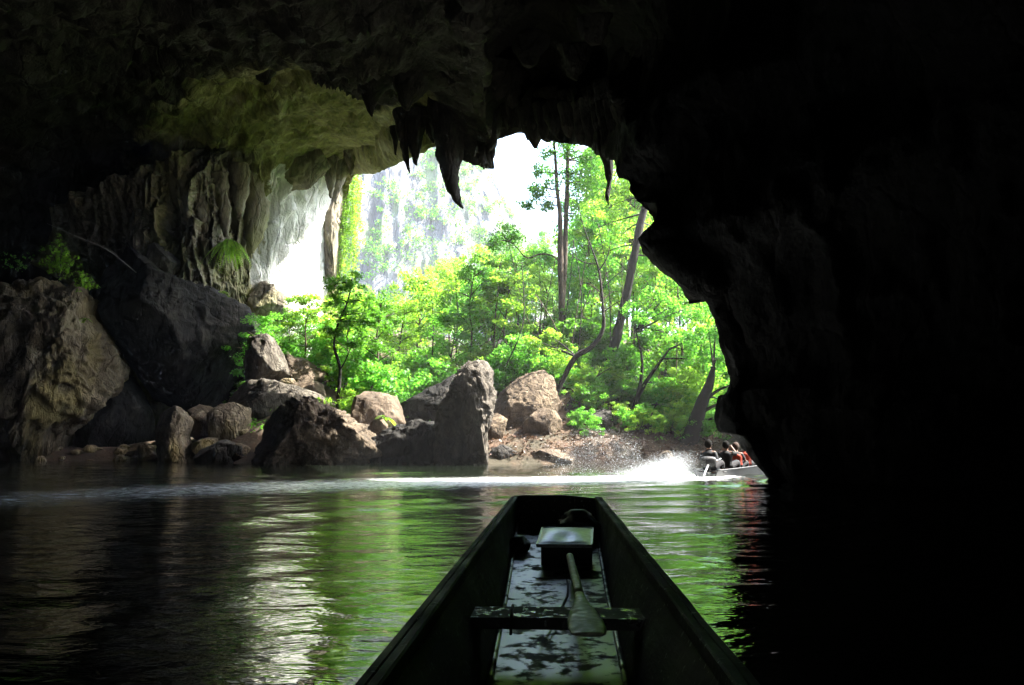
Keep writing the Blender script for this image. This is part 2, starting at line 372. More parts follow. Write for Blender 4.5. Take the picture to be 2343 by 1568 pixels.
if flip: fc = fc[:, ::-1]
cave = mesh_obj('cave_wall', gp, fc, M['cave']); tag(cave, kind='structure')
vg = cave.data.attributes.new('tint', 'FLOAT', 'POINT')
# pale flowstone runs down the open left side of the mouth
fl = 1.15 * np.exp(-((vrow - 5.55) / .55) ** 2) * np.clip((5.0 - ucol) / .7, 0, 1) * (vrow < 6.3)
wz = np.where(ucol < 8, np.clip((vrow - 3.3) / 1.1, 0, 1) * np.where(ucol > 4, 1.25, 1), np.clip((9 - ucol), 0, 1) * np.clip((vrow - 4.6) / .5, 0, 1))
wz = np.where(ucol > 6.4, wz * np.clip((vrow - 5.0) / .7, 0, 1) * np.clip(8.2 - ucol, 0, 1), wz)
vb = cave.data.attributes.new('wall_shade', 'FLOAT', 'POINT'); vb.data.foreach_set('value', np.clip((ucol - 13.5) / 3, 0, 1).astype(np.float32))  # shade of the right wall painted into its rock colour
va = cave.data.attributes.new('mouth_light', 'FLOAT', 'POINT'); va.data.foreach_set('value', wz.astype(np.float32))  # olive rock, with light from the mouth painted in as a paler tone
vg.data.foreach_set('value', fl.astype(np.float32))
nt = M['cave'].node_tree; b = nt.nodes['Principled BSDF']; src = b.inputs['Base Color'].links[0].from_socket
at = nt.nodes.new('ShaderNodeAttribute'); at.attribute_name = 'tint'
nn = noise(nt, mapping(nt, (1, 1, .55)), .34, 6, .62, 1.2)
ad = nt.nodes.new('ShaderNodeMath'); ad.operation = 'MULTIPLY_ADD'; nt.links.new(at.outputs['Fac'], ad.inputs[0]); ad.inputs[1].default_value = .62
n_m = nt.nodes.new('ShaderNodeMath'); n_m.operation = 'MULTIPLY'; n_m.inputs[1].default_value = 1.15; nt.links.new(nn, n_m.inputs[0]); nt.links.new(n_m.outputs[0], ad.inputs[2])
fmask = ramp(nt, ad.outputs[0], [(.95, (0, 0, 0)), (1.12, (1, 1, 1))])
aw = nt.nodes.new('ShaderNodeAttribute'); aw.attribute_name = 'mouth_light'
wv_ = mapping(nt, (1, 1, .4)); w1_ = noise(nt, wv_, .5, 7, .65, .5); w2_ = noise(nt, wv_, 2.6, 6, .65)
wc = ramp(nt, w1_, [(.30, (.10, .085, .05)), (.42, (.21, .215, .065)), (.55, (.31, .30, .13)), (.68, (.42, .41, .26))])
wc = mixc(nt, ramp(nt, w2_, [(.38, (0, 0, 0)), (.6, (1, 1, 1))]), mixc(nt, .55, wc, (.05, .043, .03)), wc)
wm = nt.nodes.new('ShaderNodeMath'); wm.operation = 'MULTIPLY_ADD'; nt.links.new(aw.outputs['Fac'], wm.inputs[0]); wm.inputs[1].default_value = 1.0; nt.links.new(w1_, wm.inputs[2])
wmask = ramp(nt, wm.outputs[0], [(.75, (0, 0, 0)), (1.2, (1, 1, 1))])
ab = nt.nodes.new('ShaderNodeAttribute'); ab.attribute_name = 'wall_shade'
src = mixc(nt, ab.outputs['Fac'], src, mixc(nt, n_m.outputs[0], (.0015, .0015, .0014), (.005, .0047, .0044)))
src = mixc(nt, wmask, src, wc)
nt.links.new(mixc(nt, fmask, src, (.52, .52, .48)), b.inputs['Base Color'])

def stalactite(path, D, seed, mat=None, name='stalactite', sub=3):
    """path: (px, py, width_px) from root to tip, in the plane D metres ahead"""
    sc = D / F
    pts = np.array([P(a, b_, D) for a, b_, w in path]); pts[:, 1] += np.linspace(0, .3, len(pts)) * random.Random(seed).uniform(-1, 1)
    rad = np.array([max(w * sc / 2, .012) for a, b_, w in path])
    v, f = tube(pts, rad, 18, max(18, len(path) * 8), .0, seed)
    n = .6 * fbm(v * (2.2, 2.2, .7), 4, seed, ridged=True) + .5 * fbm(v * (4.5, 4.5, .9), 3, seed + 2, ridged=True); c = np.repeat(catmull(np.concatenate([pts, rad[:, None]], 1), max(18, len(path) * 8)), 18, 0)
    v = c[:, :3] + (v - c[:, :3]) * (1 + (.62 if name == 'drapery' else .38) * n + .25 * fbm(v * 1.1, 3, seed + 5))[:, None] + .07 * np.stack([fbm(v * 2.5, 3, seed + 1)] * 3, 1)
    return mesh_obj(name, v, f, mat or M['cave'], cave)
ST = [([(1018, 225, 80), (1018, 290, 62), (1022, 350, 48), (1028, 395, 36), (1036, 430, 26), (1047, 457, 15), (1060, 480, 3)], 35.6),
      ([(1046, 250, 50), (1046, 330, 32), (1045, 375, 20), (1047, 412, 4)], 36.0),
      ([(924, 255, 40), (924, 320, 22), (928, 360, 12), (937, 400, 3)], 37.5),
      ([(948, 250, 46), (950, 310, 30), (949, 345, 20), (952, 374, 4)], 37.3), ([(903, 290, 24), (904, 325, 10), (905, 350, 3)], 38.5),
      ([(984, 250, 36), (986, 300, 18), (990, 324, 4)], 37), ([(1078, 250, 62), (1078, 320, 40), (1084, 356, 6)], 36),
      ([(1108, 240, 50), (1106, 330, 22), (1104, 360, 12), (1109, 390, 3)], 35.8), ([(1126, 245, 40), (1124, 320, 26), (1118, 352, 5)], 35.5),
      ([(1065, 260, 40), (1066, 330, 20), (1068, 355, 4)], 36.2), ([(1095, 260, 44), (1094, 330, 26), (1092, 346, 8)], 36.2),
      ([(1222, 235, 70), (1222, 300, 42), (1226, 336, 8)], 32), ([(1245, 240, 44), (1244, 300, 24), (1243, 322, 5)], 31),
      ([(1205, 240, 40), (1206, 300, 20), (1208, 325, 5)], 32.5), ([(1170, 235, 30), (1171, 282, 12), (1172, 298, 3)], 34),
      ([(1188, 235, 26), (1189, 280, 10), (1190, 292, 3)], 33.5), ([(1156, 240, 24), (1156, 284, 9), (1157, 296, 3)], 34.5),
      ([(1268, 240, 50), (1268, 296, 26), (1270, 316, 6)], 30), ([(1300, 240, 46), (1300, 296, 22), (1303, 312, 6)], 28.5),
      ([(1325, 235, 44), (1325, 300, 24), (1327, 322, 5)], 27), ([(1345, 230, 44), (1346, 296, 24), (1350, 318, 5)], 25.5),
      ([(1366, 200, 40), (1368, 270, 26), (1372, 330, 18), (1378, 370, 10)], 22.6),
      ([(1378, 190, 48), (1383, 260, 34), (1386, 310, 26), (1389, 360, 22), (1392, 395, 16), (1391, 420, 9), (1390, 445, 8), (1392, 468, 3)], 22.2),
      ([(1414, 230, 40), (1418, 290, 18), (1420, 345, 4)], 20.6), ([(1400, 230, 40), (1401, 285, 18), (1402, 310, 4)], 21.4),
      ([(858, 160, 110), (850, 205, 60), (846, 236, 26), (848, 262, 4)], 32), ([(940, 150, 120), (934, 205, 64), (930, 232, 30), (934, 252, 5)], 32)
      ]
DR = [([(388, 372, 30), (398, 420, 26), (420, 470, 22), (440, 520, 8)], 41.4), ([(415, 400, 22), (425, 440, 20), (436, 500, 8)], 41.2),
      ([(452, 430, 26), (462, 480, 28), (470, 540, 8)], 41.6), ([(500, 400, 30), (512, 470, 26), (522, 545, 8)], 42.4), ([(570, 400, 40), (582, 470, 46), (580, 530, 36), (574, 580, 10)], 44.8), ([(545, 380, 44), (550, 440, 30), (548, 500, 10)], 43.4),
      ([(775, 335, 50), (778, 385, 40), (772, 430, 18), (770, 470, 5)], 51), ([(800, 340, 26), (802, 375, 14), (804, 402, 4)], 48.5), ([(755, 360, 30), (756, 420, 16), (758, 455, 4)], 49)]
for k, (pth, D) in enumerate(DR): stalactite(pth, D, 200 + k, M['drape'], 'drapery')
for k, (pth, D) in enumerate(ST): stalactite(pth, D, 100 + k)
def curtain(top, bot, nu, nv, seed, amp, name='drapery_curtain', mat='drape', fx=.55):
    """folded stone curtain between two rows of (px, py, D)"""
    a = catmull(np.array([P(*t_) for t_ in top]), nu); b_ = catmull(np.array([P(*t_) for t_ in bot]), nu)
    t_ = np.linspace(0, 1, nv)[:, None, None]; g = a[None] * (1 - t_) + b_[None] * t_
    q = g.reshape(-1, 3); wq = q + 1.1 * np.stack([fbm(q * (.35, .2, .22), 3, seed + 1), fbm(q * .3, 2, seed + 2), 1.6 * fbm(q * (.3, .3, .25), 3, seed + 3)], 1)
    fold = fbm(wq * (fx, .2, .10), 3, seed + 4, ridged=True, gain=.55); knob = fbm(q * (1.6, 1.6, .9), 4, seed + 6, ridged=True, gain=.6)
    q = q.copy(); ed = np.minimum(1, np.minimum(np.linspace(0, 1, nv), 1 - np.linspace(0, 1, nv)) * 9); ed = np.repeat(ed, nu)
    q[:, 1] -= (amp * fold * ed + .62 * knob - 1.2 * (1 - ed)) ; q[:, 0] += .3 * knob
    q[:, 2] += .5 * fold * np.repeat(np.linspace(0, 1, nv) ** 3, nu)
    return mesh_obj(name, q, grid_faces(nv, nu)[:, ::-1], M[mat], cave)
curtain([(120, 470, 43), (260, 420, 42.3), (350, 365, 41.8), (420, 330, 41.8), (490, 325, 42.8), (545, 340, 44.4), (585, 365, 47)], [(110, 650, 43.4), (260, 670, 42.6), (350, 700, 42.1), (420, 740, 42), (490, 750, 43), (545, 740, 44.6), (582, 700, 47.6)], 440, 260, 44, 2.1, fx=.6)
r_ = random.Random(5)
for k in range(80):                                                # small teeth along the roof edge
    u = r_.uniform(7.2, 16.4); i = int(u); f_ = u - i
    a = [lip[i][j] * (1 - f_) + lip[i + 1][j] * f_ for j in range(3)]
    ln = 14 + 46 * r_.random() ** 2.2; w = max(9, ln * r_.uniform(.35, .6))
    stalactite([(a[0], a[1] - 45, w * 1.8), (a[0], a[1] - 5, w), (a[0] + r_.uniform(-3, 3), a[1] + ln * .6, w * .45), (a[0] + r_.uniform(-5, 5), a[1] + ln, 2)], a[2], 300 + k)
for k in range(10):                                                # hanging bosses over the roof inside
    px = r_.uniform(520, 1380); t = r_.uniform(0, 1); D = 34 - 14 * t - .006 * max(0, px - 1000) * 1.5; py = 215 - 210 * t + r_.uniform(-15, 15)
    ln = r_.uniform(10, 38); w = r_.uniform(22, 60)
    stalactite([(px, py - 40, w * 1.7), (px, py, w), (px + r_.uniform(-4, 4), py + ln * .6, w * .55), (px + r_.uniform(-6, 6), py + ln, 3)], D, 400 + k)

# ------------------------------------------------------------------ boulders
def boulder(name, label, poly, D, T, mat, sub=5, seed=0, facets=10, rough=.05, pits=0., pw=.62, fscale=1.0, flutes=0., cat='boulder', group=None, tilt=0.0):
    """poly: outline in the photograph at distance D, filled out to a solid T metres deep either way"""
    pts = np.array([P(a, b_, D) for a, b_ in poly])
    pts[:, 2] = np.maximum(pts[:, 2], -.6)
    c = np.array((pts[:, 0].mean(), D + T * .35, pts[:, 2].mean())); rel = pts[:, [0, 2]] - c[[0, 2]]
    # dense outline -> radius by angle
    cl = np.concatenate([rel, rel[:1]]); dn = np.concatenate([cl[i] + (cl[i + 1] - cl[i]) * np.linspace(0, 1, 24, endpoint=False)[:, None] for i in range(len(rel))])
    an = np.arctan2(dn[:, 1], dn[:, 0]); rd = np.hypot(dn[:, 0], dn[:, 1]); o = np.argsort(an); an, rd = an[o], rd[o]
    an = np.concatenate([an - 2 * np.pi, an, an + 2 * np.pi]); rd = np.tile(rd, 3)
    v, f = ico(sub); rho = np.hypot(v[:, 0], v[:, 2]); th = np.arctan2(v[:, 2], v[:, 0])
    R = np.interp(th, an, rd) * np.maximum(rho, 1e-6) ** pw
    size = rd.mean()
    p = np.stack([np.cos(th) * R, np.sign(v[:, 1]) * np.abs(v[:, 1]) ** pw * T, np.sin(th) * R], 1)
    p[:, 1] += tilt * p[:, 2]
    rs = np.random.default_rng(seed + 77); fs = fscale / max(size, .3) * 1.6
    dirn = p / np.maximum(np.linalg.norm(p, axis=1, keepdims=True), 1e-6); w = p + c
    p = p + dirn * (rough * size * 1.6 * fbm(w * fs, 4, seed))[:, None]
    for k in range(facets * 2):
        n = rs.normal(size=3); n[1] = -abs(n[1]) * 1.2 - .2; n /= np.linalg.norm(n)
        s = p @ n; cut = s.max() * rs.uniform(.66, .93); ex = np.maximum(0, s - cut); p -= (ex * .97)[:, None] * n
    dirn = p / np.maximum(np.linalg.norm(p, axis=1, keepdims=True), 1e-6)
    w = p + c
    d = rough * size * .5 * fbm(w * fs * 3.1, 4, seed + 3, ridged=True)
    st = fbm(w * (.5, .5, 2.2) * fs, 3, seed + 30); d += .06 * size * (np.floor(st * 5) / 5 - st) * (0 if pits else 1)
    d += .07 * min(1, size) * fbm(w * (1.5, 1.5, 1.1), 4, seed + 20, ridged=True, gain=.6) + .05 * min(1, size) * fbm(w * 6.0, 3, seed + 22, gain=.65)
    if pits: d -= pits * np.clip(.25 - fbm(w * 1.9, 3, seed + 9), 0, 1) ** 1.0 * 1.2 - pits * .5 * fbm(w * 5.0, 3, seed + 10)
    if flutes: d += flutes * (fbm(w * (2.6, 2.6, .18), 3, seed + 12, ridged=True) - .2) * np.clip(1.2 - w[:, 2] * .5, 0, 1)
    p = p + dirn * d[:, None]
    base = np.array((c[0], c[1], 0)); zmin = max(-.5, (p[:, 2] + c[2]).min()); base[2] = zmin
    ob = mesh_obj(name, p + c - base, f, M[mat] if isinstance(mat, str) else mat); ob.location = base.tolist()
    return tag(ob, label, cat, group)

boulder('rock_tower', 'tall tan pitted rock tower narrowing to its foot in the water, ferns on top',
        [(-110, 650), (0, 640), (60, 612), (100, 640), (142, 640), (178, 668), (172, 705), (188, 745), (218, 790), (236, 845), (226, 885), (200, 930), (150, 965), (95, 1000), (70, 1030), (76, 1080), (-110, 1080)],
        36, 2.8, 'tan', 6, 1, 5, .06, .42, .7)
boulder('boulder', 'dark wedge of rock in the gap beside the tan rock tower', [(190, 1060), (170, 960), (230, 880), (270, 832), (290, 880), (322, 940), (328, 1060)], 39, 1.6, 'dark_shade', 5, 2, 9)
boulder('boulder', 'huge dark overhanging boulder leaning over the shore below the stick', [(205, 610), (270, 560), (330, 590), (400, 640), (470, 655), (535, 688), (553, 695), (567, 745), (568, 805), (540, 835), (490, 885), (430, 925), (330, 940), (250, 905), (235, 780), (195, 700)], 40, 3.6, 'dark_shade', 6, 3, 5, .12, tilt=-.6)
boulder('boulder', 'rounded grey boulder perched on top of the huge dark boulder', [(333, 602), (345, 563), (365, 553), (388, 575), (402, 602), (380, 640), (348, 640)], 40.5, .9, 'dark', 5, 4, 3)
boulder('boulder', 'upright grey split slab standing on the rock pile beside the huge dark boulder', [(560, 765), (582, 753), (612, 768), (630, 800), (648, 840), (668, 895), (560, 900), (554, 820)], 39, 1.3, 'grey', 5, 5, 10, .04)
boulder('boulder', 'reddish brown boulder behind the upright split slab', [(640, 790), (652, 818), (690, 818), (712, 835), (735, 850), (736, 885), (690, 905), (655, 895), (630, 840)], 40.5, 1.3, 'red', 5, 6, 9)
boulder('boulder', 'low brown slab lying below the reddish boulder', [(640, 892), (690, 866), (732, 876), (740, 915), (700, 930), (650, 915)], 38.5, 1.0, 'red', 4, 7, 7)
boulder('boulder', 'broad grey boulder slumped behind the pitted brown rock', [(498, 905), (530, 868), (590, 866), (640, 878), (722, 898), (765, 940), (720, 1000), (560, 1000), (500, 960)], 37, 2.2, 'grey', 5, 8, 9)
boulder('boulder', 'pitted brown rock sloping down into the water like a ramp', [(540, 1085), (552, 1000), (570, 945), (620, 925), (660, 903), (712, 912), (762, 940), (812, 966), (850, 1000), (872, 1045), (870, 1085)], 30.5, 2.4, 'brown', 6, 9, 5, .05, .42, .6, 1.0, .05)
boulder('boulder', 'narrow pale upright rock with a hollow foot at the water', [(345, 1080), (350, 930), (375, 920), (410, 943), (428, 962), (414, 1000), (428, 1035), (436, 1080)], 33.5, .9, 'tan', 5, 10, 10, .09, .12)
boulder('boulder', 'square brown block with a pale flat top on the shore', [(470, 1040), (474, 925), (520, 920), (562, 930), (556, 1000), (520, 1045)], 34.5, .9, 'tan', 5, 11, 10, .04)
boulder('boulder', 'small tan rock wedged beside the square brown block', [(424, 985), (430, 945), (452, 935), (470, 950), (468, 1000), (440, 1010)], 35, .6, 'tan', 4, 12, 8)
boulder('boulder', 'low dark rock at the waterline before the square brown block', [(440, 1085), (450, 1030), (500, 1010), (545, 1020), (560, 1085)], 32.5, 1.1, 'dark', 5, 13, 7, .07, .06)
boulder('boulder', 'black fluted ledge between the pitted rock and the pointed rock', [(846, 1090), (850, 1000), (900, 980), (950, 962), (1000, 965), (1005, 1090)], 31.4, 1.2, 'dark_shade', 6, 14, 4, .06, .10, .5, 1.0, .30)
boulder('boulder', 'tall pointed grey rock fluted at its foot in the water', [(990, 1085), (988, 990), (1002, 930), (1022, 892), (1046, 852), (1072, 830), (1102, 826), (1124, 850), (1132, 892), (1126, 935), (1112, 985), (1112, 1085)], 30.0, 1.5, 'grey', 6, 15, 3, .09, .22, .6, 1.0, .34)
boulder('boulder', 'rounded brown boulder on the bank before the valley trees', [(795, 955), (805, 910), (830, 896), (862, 899), (902, 906), (917, 935), (924, 975), (870, 1000), (800, 995)], 34, 1.1, 'red', 5, 16, 8)
boulder('boulder', 'small brown stone at the foot of the rounded boulder', [(838, 1000), (845, 965), (872, 955), (892, 972), (890, 1005)], 32.6, .5, 'red', 4, 17, 8)
boulder('boulder', 'long dark ridge of rock rising behind the tall pointed rock', [(880, 970), (905, 925), (960, 900), (1010, 872), (1060, 842), (1085, 842), (1105, 910), (1080, 990), (980, 995)], 36, 2.2, 'dark_shade', 5, 18, 9)
boulder('boulder', 'large layered tan slab in full sun above the muddy bank', [(1108, 935), (1150, 890), (1200, 853), (1248, 843), (1268, 868), (1285, 920), (1292, 955), (1272, 1005), (1230, 1025), (1160, 1020), (1112, 1000)], 34.5, 2.0, 'slab', 6, 19, 13, .035, 0, .6, 1.4, tilt=.25)
boulder('boulder', 'brown block leaning at the foot of the sunlit slab', [(1104, 1010), (1108, 960), (1135, 940), (1160, 960), (1150, 1000), (1125, 1030)], 33, .7, 'slab', 5, 20, 9)
boulder('boulder', 'cracked tan rock under the sunlit slab with a dark hollow', [(1190, 1020), (1200, 965), (1240, 930), (1278, 945), (1292, 975), (1270, 1010), (1230, 1025)], 33.2, .7, 'slab', 5, 21, 9)
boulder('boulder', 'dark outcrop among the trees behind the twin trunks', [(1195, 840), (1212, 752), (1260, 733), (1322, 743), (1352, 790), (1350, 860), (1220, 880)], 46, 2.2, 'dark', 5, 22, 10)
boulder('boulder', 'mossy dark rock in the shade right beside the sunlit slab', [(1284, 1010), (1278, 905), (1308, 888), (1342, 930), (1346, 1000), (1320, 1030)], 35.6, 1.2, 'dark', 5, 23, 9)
boulder('boulder', 'grey overhanging rock under the bank trees near the leaning trunk', [(1500, 1015), (1482, 975), (1512, 960), (1552, 970), (1560, 1015), (1530, 1030)], 36, .9, 'grey', 5, 24, 9)
boulder('boulder', 'pale sunlit rock rising from the water behind the spray', [(1488, 1085), (1505, 1045), (1530, 1032), (1546, 1045), (1558, 1085)], 29, .7, 'slab', 5, 25, 9)
for k, (pl, D, T, fc_) in enumerate([
                                    ([(738, 400), (745, 365), (775, 360), (785, 420), (768, 520), (762, 640), (745, 690), (732, 640), (742, 540), (746, 470)], 53.3, 1.0, 4),
                                    ([(560, 660), (600, 640), (640, 668), (650, 720), (600, 750), (555, 730)], 45.5, 1.3, 8),
                                    ([(600, 385), (640, 340), (720, 335), (745, 370), (700, 415), (640, 425)], 46.5, 1.2, 6)]):
    o = boulder('rock_bulge', None, pl, D, T, 'drape', 5, 60 + k, fc_, .13, cat=None); o.parent = cave
boulder('boulder', 'mossy dark boulder half buried in the bank below the leaning dark trunk', [(1335, 1020), (1345, 955), (1385, 930), (1420, 950), (1432, 1000), (1400, 1035)], 34.6, 1.2, 'dark', 5, 31, 9)
boulder('boulder', 'low brown earth-stained rock at the water below the forked tree', [(1400, 1062), (1410, 1020), (1450, 1005), (1490, 1020), (1500, 1062)], 33.0, .9, 'red', 5, 32, 9)
boulder('boulder', 'low brown rock shelf at the water below the cracked tan rock', [(1180, 1072), (1195, 1040), (1250, 1028), (1320, 1038), (1345, 1072)], 31.8, .9, 'red', 5, 33, 9)
boulder('boulder', 'small dark rock at the water beside the pointed rock', [(1112, 1072), (1120, 1030), (1150, 1018), (1182, 1035), (1190, 1072)], 31.6, .7, 'dark', 5, 34, 9)
r_ = random.Random(31)
for k, (px, py, D) in enumerate([(440, 985, 35.5), (465, 1020, 34), (515, 985, 36), (575, 915, 37.5), (610, 905, 38), (690, 915, 38), (735, 930, 37), (765, 965, 35.5), (400, 1030, 35), (330, 1035, 36.5), (300, 1045, 36.8), (545, 1035, 33), (790, 985, 34), (650, 885, 39), (820, 1000, 33), (455, 955, 36.5)]):
    rr_ = r_.uniform(20, 36); pl = [(px + rr_ * r_.uniform(.7, 1.25) * math.cos(a_), py - rr_ * r_.uniform(.55, 1.05) * math.sin(a_)) for a_ in np.linspace(0, 6.283, 8)[:-1]]
    boulder('angular_rock', 'angular grey brown rock in the jumble between the larger boulders', pl, D, rr_ * .022, ['grey', 'tan', 'red', 'brown'][k % 4], 4, 700 + k, 7, .05, cat='rock', group='angular rocks jumbled on the shore')
r_ = random.Random(21)
for k in range(34):                                                # loose stones on the shore
    if k < 16: px = r_.uniform(95, 345); D = r_.uniform(36.2, 38.5)
    elif k < 24: px = r_.uniform(430, 560); D = r_.uniform(33.5, 36)
    else: px = r_.uniform(1110, 1620); D = r_.uniform(31.6, 33.0)
    x = (px - CX) / F * D; s = r_.uniform(.12, .42) * (.45 if k >= 24 else 1); z = gz(x, D)
    v, f = ico(3); rs = np.random.default_rng(k)
    p = v * np.array((s * r_.uniform(.9, 1.7), s, s * r_.uniform(.5, .9)))
    for _ in range(7):
        n = rs.normal(size=3); n /= np.linalg.norm(n); q_ = p @ n; p -= np.maximum(0, q_ - q_.max() * .7)[:, None] * n
    p += v * (.08 * s * fbm(v * 2 + k, 3, k))[:, None]
    o = mesh_obj('stone', p, f, M['tan'] if k < 24 else M['red']); o.location = (x, D, z + s * .12)
    tag(o, 'loose pale stone lying on the shore below the tan rock tower' if k < 16 else 'loose tan stone among the boulders by the square block' if k < 24 else 'small brown stone on the muddy bank below the sunlit slab', 'stone',
        'stones on the cave shore' if k < 16 else 'stones by the square block' if k < 24 else 'stones on the muddy bank')

# ------------------------------------------------------------------ the far cliff
xs = np.linspace(-95, 70, 420); ts = np.linspace(0, 1, 240); U, T = np.meshgrid(xs, ts)
H = np.interp(xs, [-95, -60, -30, -10, -4, 2, 8, 16, 30, 70], [95, 92, 84, 68, 58, 46, 34, 28, 24, 20])
H = H + 3 * fbm(np.stack([xs * .15, xs * 0, xs * 0], 1), 3, 50)
rise = np.clip(T / .8, 0, 1); back = np.clip((T - .8) / .2, 0, 1)
Zc = 4 + (H[None] - 4) * rise - 6 * back
Yc = 135 + 26 * rise ** 1.3 + 40 * back + .02 * (U + 20) ** 2 * .3
q = np.stack([U.ravel(), Yc.ravel(), Zc.ravel()], 1)
d = 1.7 * fbm(q * (.30, .1, .05), 4, 51, ridged=True) + 3.0 * fbm(q * (.07, .05, .06), 3, 55) + .7 * fbm(q * (1.2, .3, .12), 3, 58, ridged=True)
q[:, 1] -= d
cliff = mesh_obj('limestone_cliff', q, grid_faces(240, 420), M['cliff']); tag(cliff, kind='structure')
cliff_pts = q

# ------------------------------------------------------------------ foliage
def leaves(centers, radii, npc, size, flat=.6, up=1.0, seed=0, clump_tint=True):
    """leaf-shaped quads scattered through clumps; verts, faces, tint"""
    rs = np.random.default_rng(seed); centers = np.asarray(centers, float); radii = np.asarray(radii, float)
    k = len(centers); n = k * npc; ci = np.repeat(np.arange(k), npc)
    d = rs.normal(size=(n, 3)); d /= np.linalg.norm(d, axis=1, keepdims=True); r = rs.uniform(0, 1, n) ** .45
    p = centers[ci] + d * (r * radii[ci])[:, None] * np.array((1, 1, flat))
    nrm = rs.normal(size=(n, 3)) * .75 + np.array((0, 0, up)) + d * .35; nrm /= np.linalg.norm(nrm, axis=1, keepdims=True)
    a = rs.normal(size=(n, 3)) + d * .6; a[:, 2] -= .45; a -= (a * nrm).sum(1, keepdims=True) * nrm; a /= np.linalg.norm(a, axis=1, keepdims=True)
    b = np.cross(nrm, a); s = size * rs.uniform(.55, 1.25, n)[:, None]
    w = rs.uniform(.22, .34, n)[:, None]
    v = np.stack([p - a * s * .5, p + b * s * w - a * s * .05 + nrm * s * .06, p + a * s * .5 - nrm * s * .05, p - b * s * w - a * s * .05 + nrm * s * .06], 1).reshape(-1, 3)
    t = np.clip(rs.uniform(0, 1, k)[ci] * .55 + rs.uniform(0, .45, n), 0, 1) if clump_tint else rs.uniform(0, 1, n)
    return v, np.arange(n * 4).reshape(-1, 4), np.repeat(t, 4)

def proto_tree(seed, h=6.0, cr=1.9, start=.28, nb=15, leafsize=.18, npc=88, trunk_r=.085, mat='leaf', bark='bark', crad=.48):
    rs = random.Random(seed); root_children = []
    tr = [(0, 0, -.4)]; x = y = 0
    for k in range(1, 7):
        x += rs.uniform(-.18, .18); y += rs.uniform(-.18, .18); tr.append((x, y, h * .92 * k / 6))
    tr = np.array(tr); rad = np.linspace(trunk_r, trunk_r * .25, 7)
    mb = MB(); mb.tube(tr, rad, 7, 16, .15, seed); cc = []; cr_ = []
    for k in range(nb):
        t = start + (1 - start) * (k + rs.random()) / nb; i = min(5, int(t * 6)); f_ = t * 6 - i; p0 = tr[i] * (1 - f_) + tr[i + 1] * f_
        az = k * 2.4 + rs.uniform(-.5, .5); L = cr * (1.0 - .55 * max(0, (t - .45) / .55)) * rs.uniform(.6, 1.15)
        e = p0 + np.array((math.cos(az) * L, math.sin(az) * L, L * rs.uniform(.1, .65)))
        mid = (p0 + e) / 2 + np.array((0, 0, .12 * L))
        mb.tube([p0, mid, e], [trunk_r * .38, trunk_r * .24, .008], 5, 7)
        for q_ in (.5, .78, 1.0):
            c_ = p0 + (e - p0) * q_ + np.array([rs.gauss(0, .28) for _ in range(3)]); cc.append(c_); cr_.append(crad * rs.uniform(.65, 1.2))
    for _ in range(3): cc.append(tr[-1] + np.array([rs.gauss(0, .3), rs.gauss(0, .3), rs.uniform(-.2, .45)])); cr_.append(crad * .9)
    lv, lf, lt = leaves(cc, cr_, npc, leafsize, .6, 1.0, seed)
    return (np.concatenate(mb.v), mb.f, M[bark]), (lv, lf, lt, M[mat])
class Proto:
    def __init__(s, *a, **k):
        (tv, tf, tm), (lv, lf, lt, lm) = proto_tree(*a, **k)
        t = mesh_obj('trunk', tv, tf, tm); c = mesh_obj('crown', lv, lf, lm, None, False, lt)
        s.tm, s.cm = t.data, c.data; s.h = k.get('h', 6.0)
        bpy.data.objects.remove(t); bpy.data.objects.remove(c)
    def place(s, name, label, x, y, hgt, rz, group=None, cat='tree', sxy=None, sink=.1):
        e = thing(name, label, cat, (x, y, gz(x, y) - sink), group); k = hgt / s.h
        e.rotation_euler = (0, 0, rz); e.scale = (k * (sxy or 1), k * (sxy or 1), k)
        for nm, me in (('trunk', s.tm), ('crown', s.cm)):
            o = bpy.data.objects.new(nm, me); COL.objects.link(o); o.parent = e
        return e
PR = [Proto(1, mat='leaf', leafsize=.14, npc=110), Proto(2, mat='leaf2', cr=1.7, leafsize=.20, npc=70), Proto(3, mat='leaf', cr=2.2, nb=18, leafsize=.17), Proto(4, mat='leaf2', cr=2.0, start=.4, nb=13, leafsize=.23, npc=60),
      Proto(5, mat='leafd', cr=1.9, leafsize=.15, npc=100), Proto(6, mat='leaf2', cr=1.5, start=.15, leafsize=.11, npc=130, crad=.55)]
BU = [Proto(21, h=2.0, cr=1.1, start=.08, nb=13, leafsize=.15, npc=70, trunk_r=.03, mat='leaf', crad=.36),
      Proto(22, h=2.0, cr=1.2, start=.05, nb=13, leafsize=.13, npc=80, trunk_r=.03, mat='leaf2', crad=.36),
      Proto(23, h=2.0, cr=1.0, start=.1, nb=12, leafsize=.18, npc=60, trunk_r=.03, mat='leafd', crad=.38)]
TOPX = [540, 600, 700, 800, 850, 900, 950, 1000, 1060, 1130, 1180, 1250, 1330, 1380, 1430, 1480, 1530, 1600, 1660, 1760]
TOPY = [700, 690, 665, 640, 640, 650, 630, 585, 565, 560, 520, 530, 520, 430, 400, 430, 480, 560, 640, 720]
KINDS = ['slender light green forest tree with an airy crown', 'yellow green forest tree with fine pale leaves', 'broad mid green forest tree with spreading limbs',
         'tall yellowish tree with a bare lower trunk', 'dense dark green forest tree', 'bushy yellow green tree leafy to the ground']
r_ = random.Random(77); placed = 0
def toppy(px): return float(np.interp(px, TOPX, TOPY))
BANDS = [(39, 44, 22, 0, 130, 'on the near bank'), (46, 54, 24, -10, 70, 'in mid wood'), (58, 74, 20, 0, 45, 'in the far wood'), (80, 112, 20, -10, 25, 'at the cliff foot')]
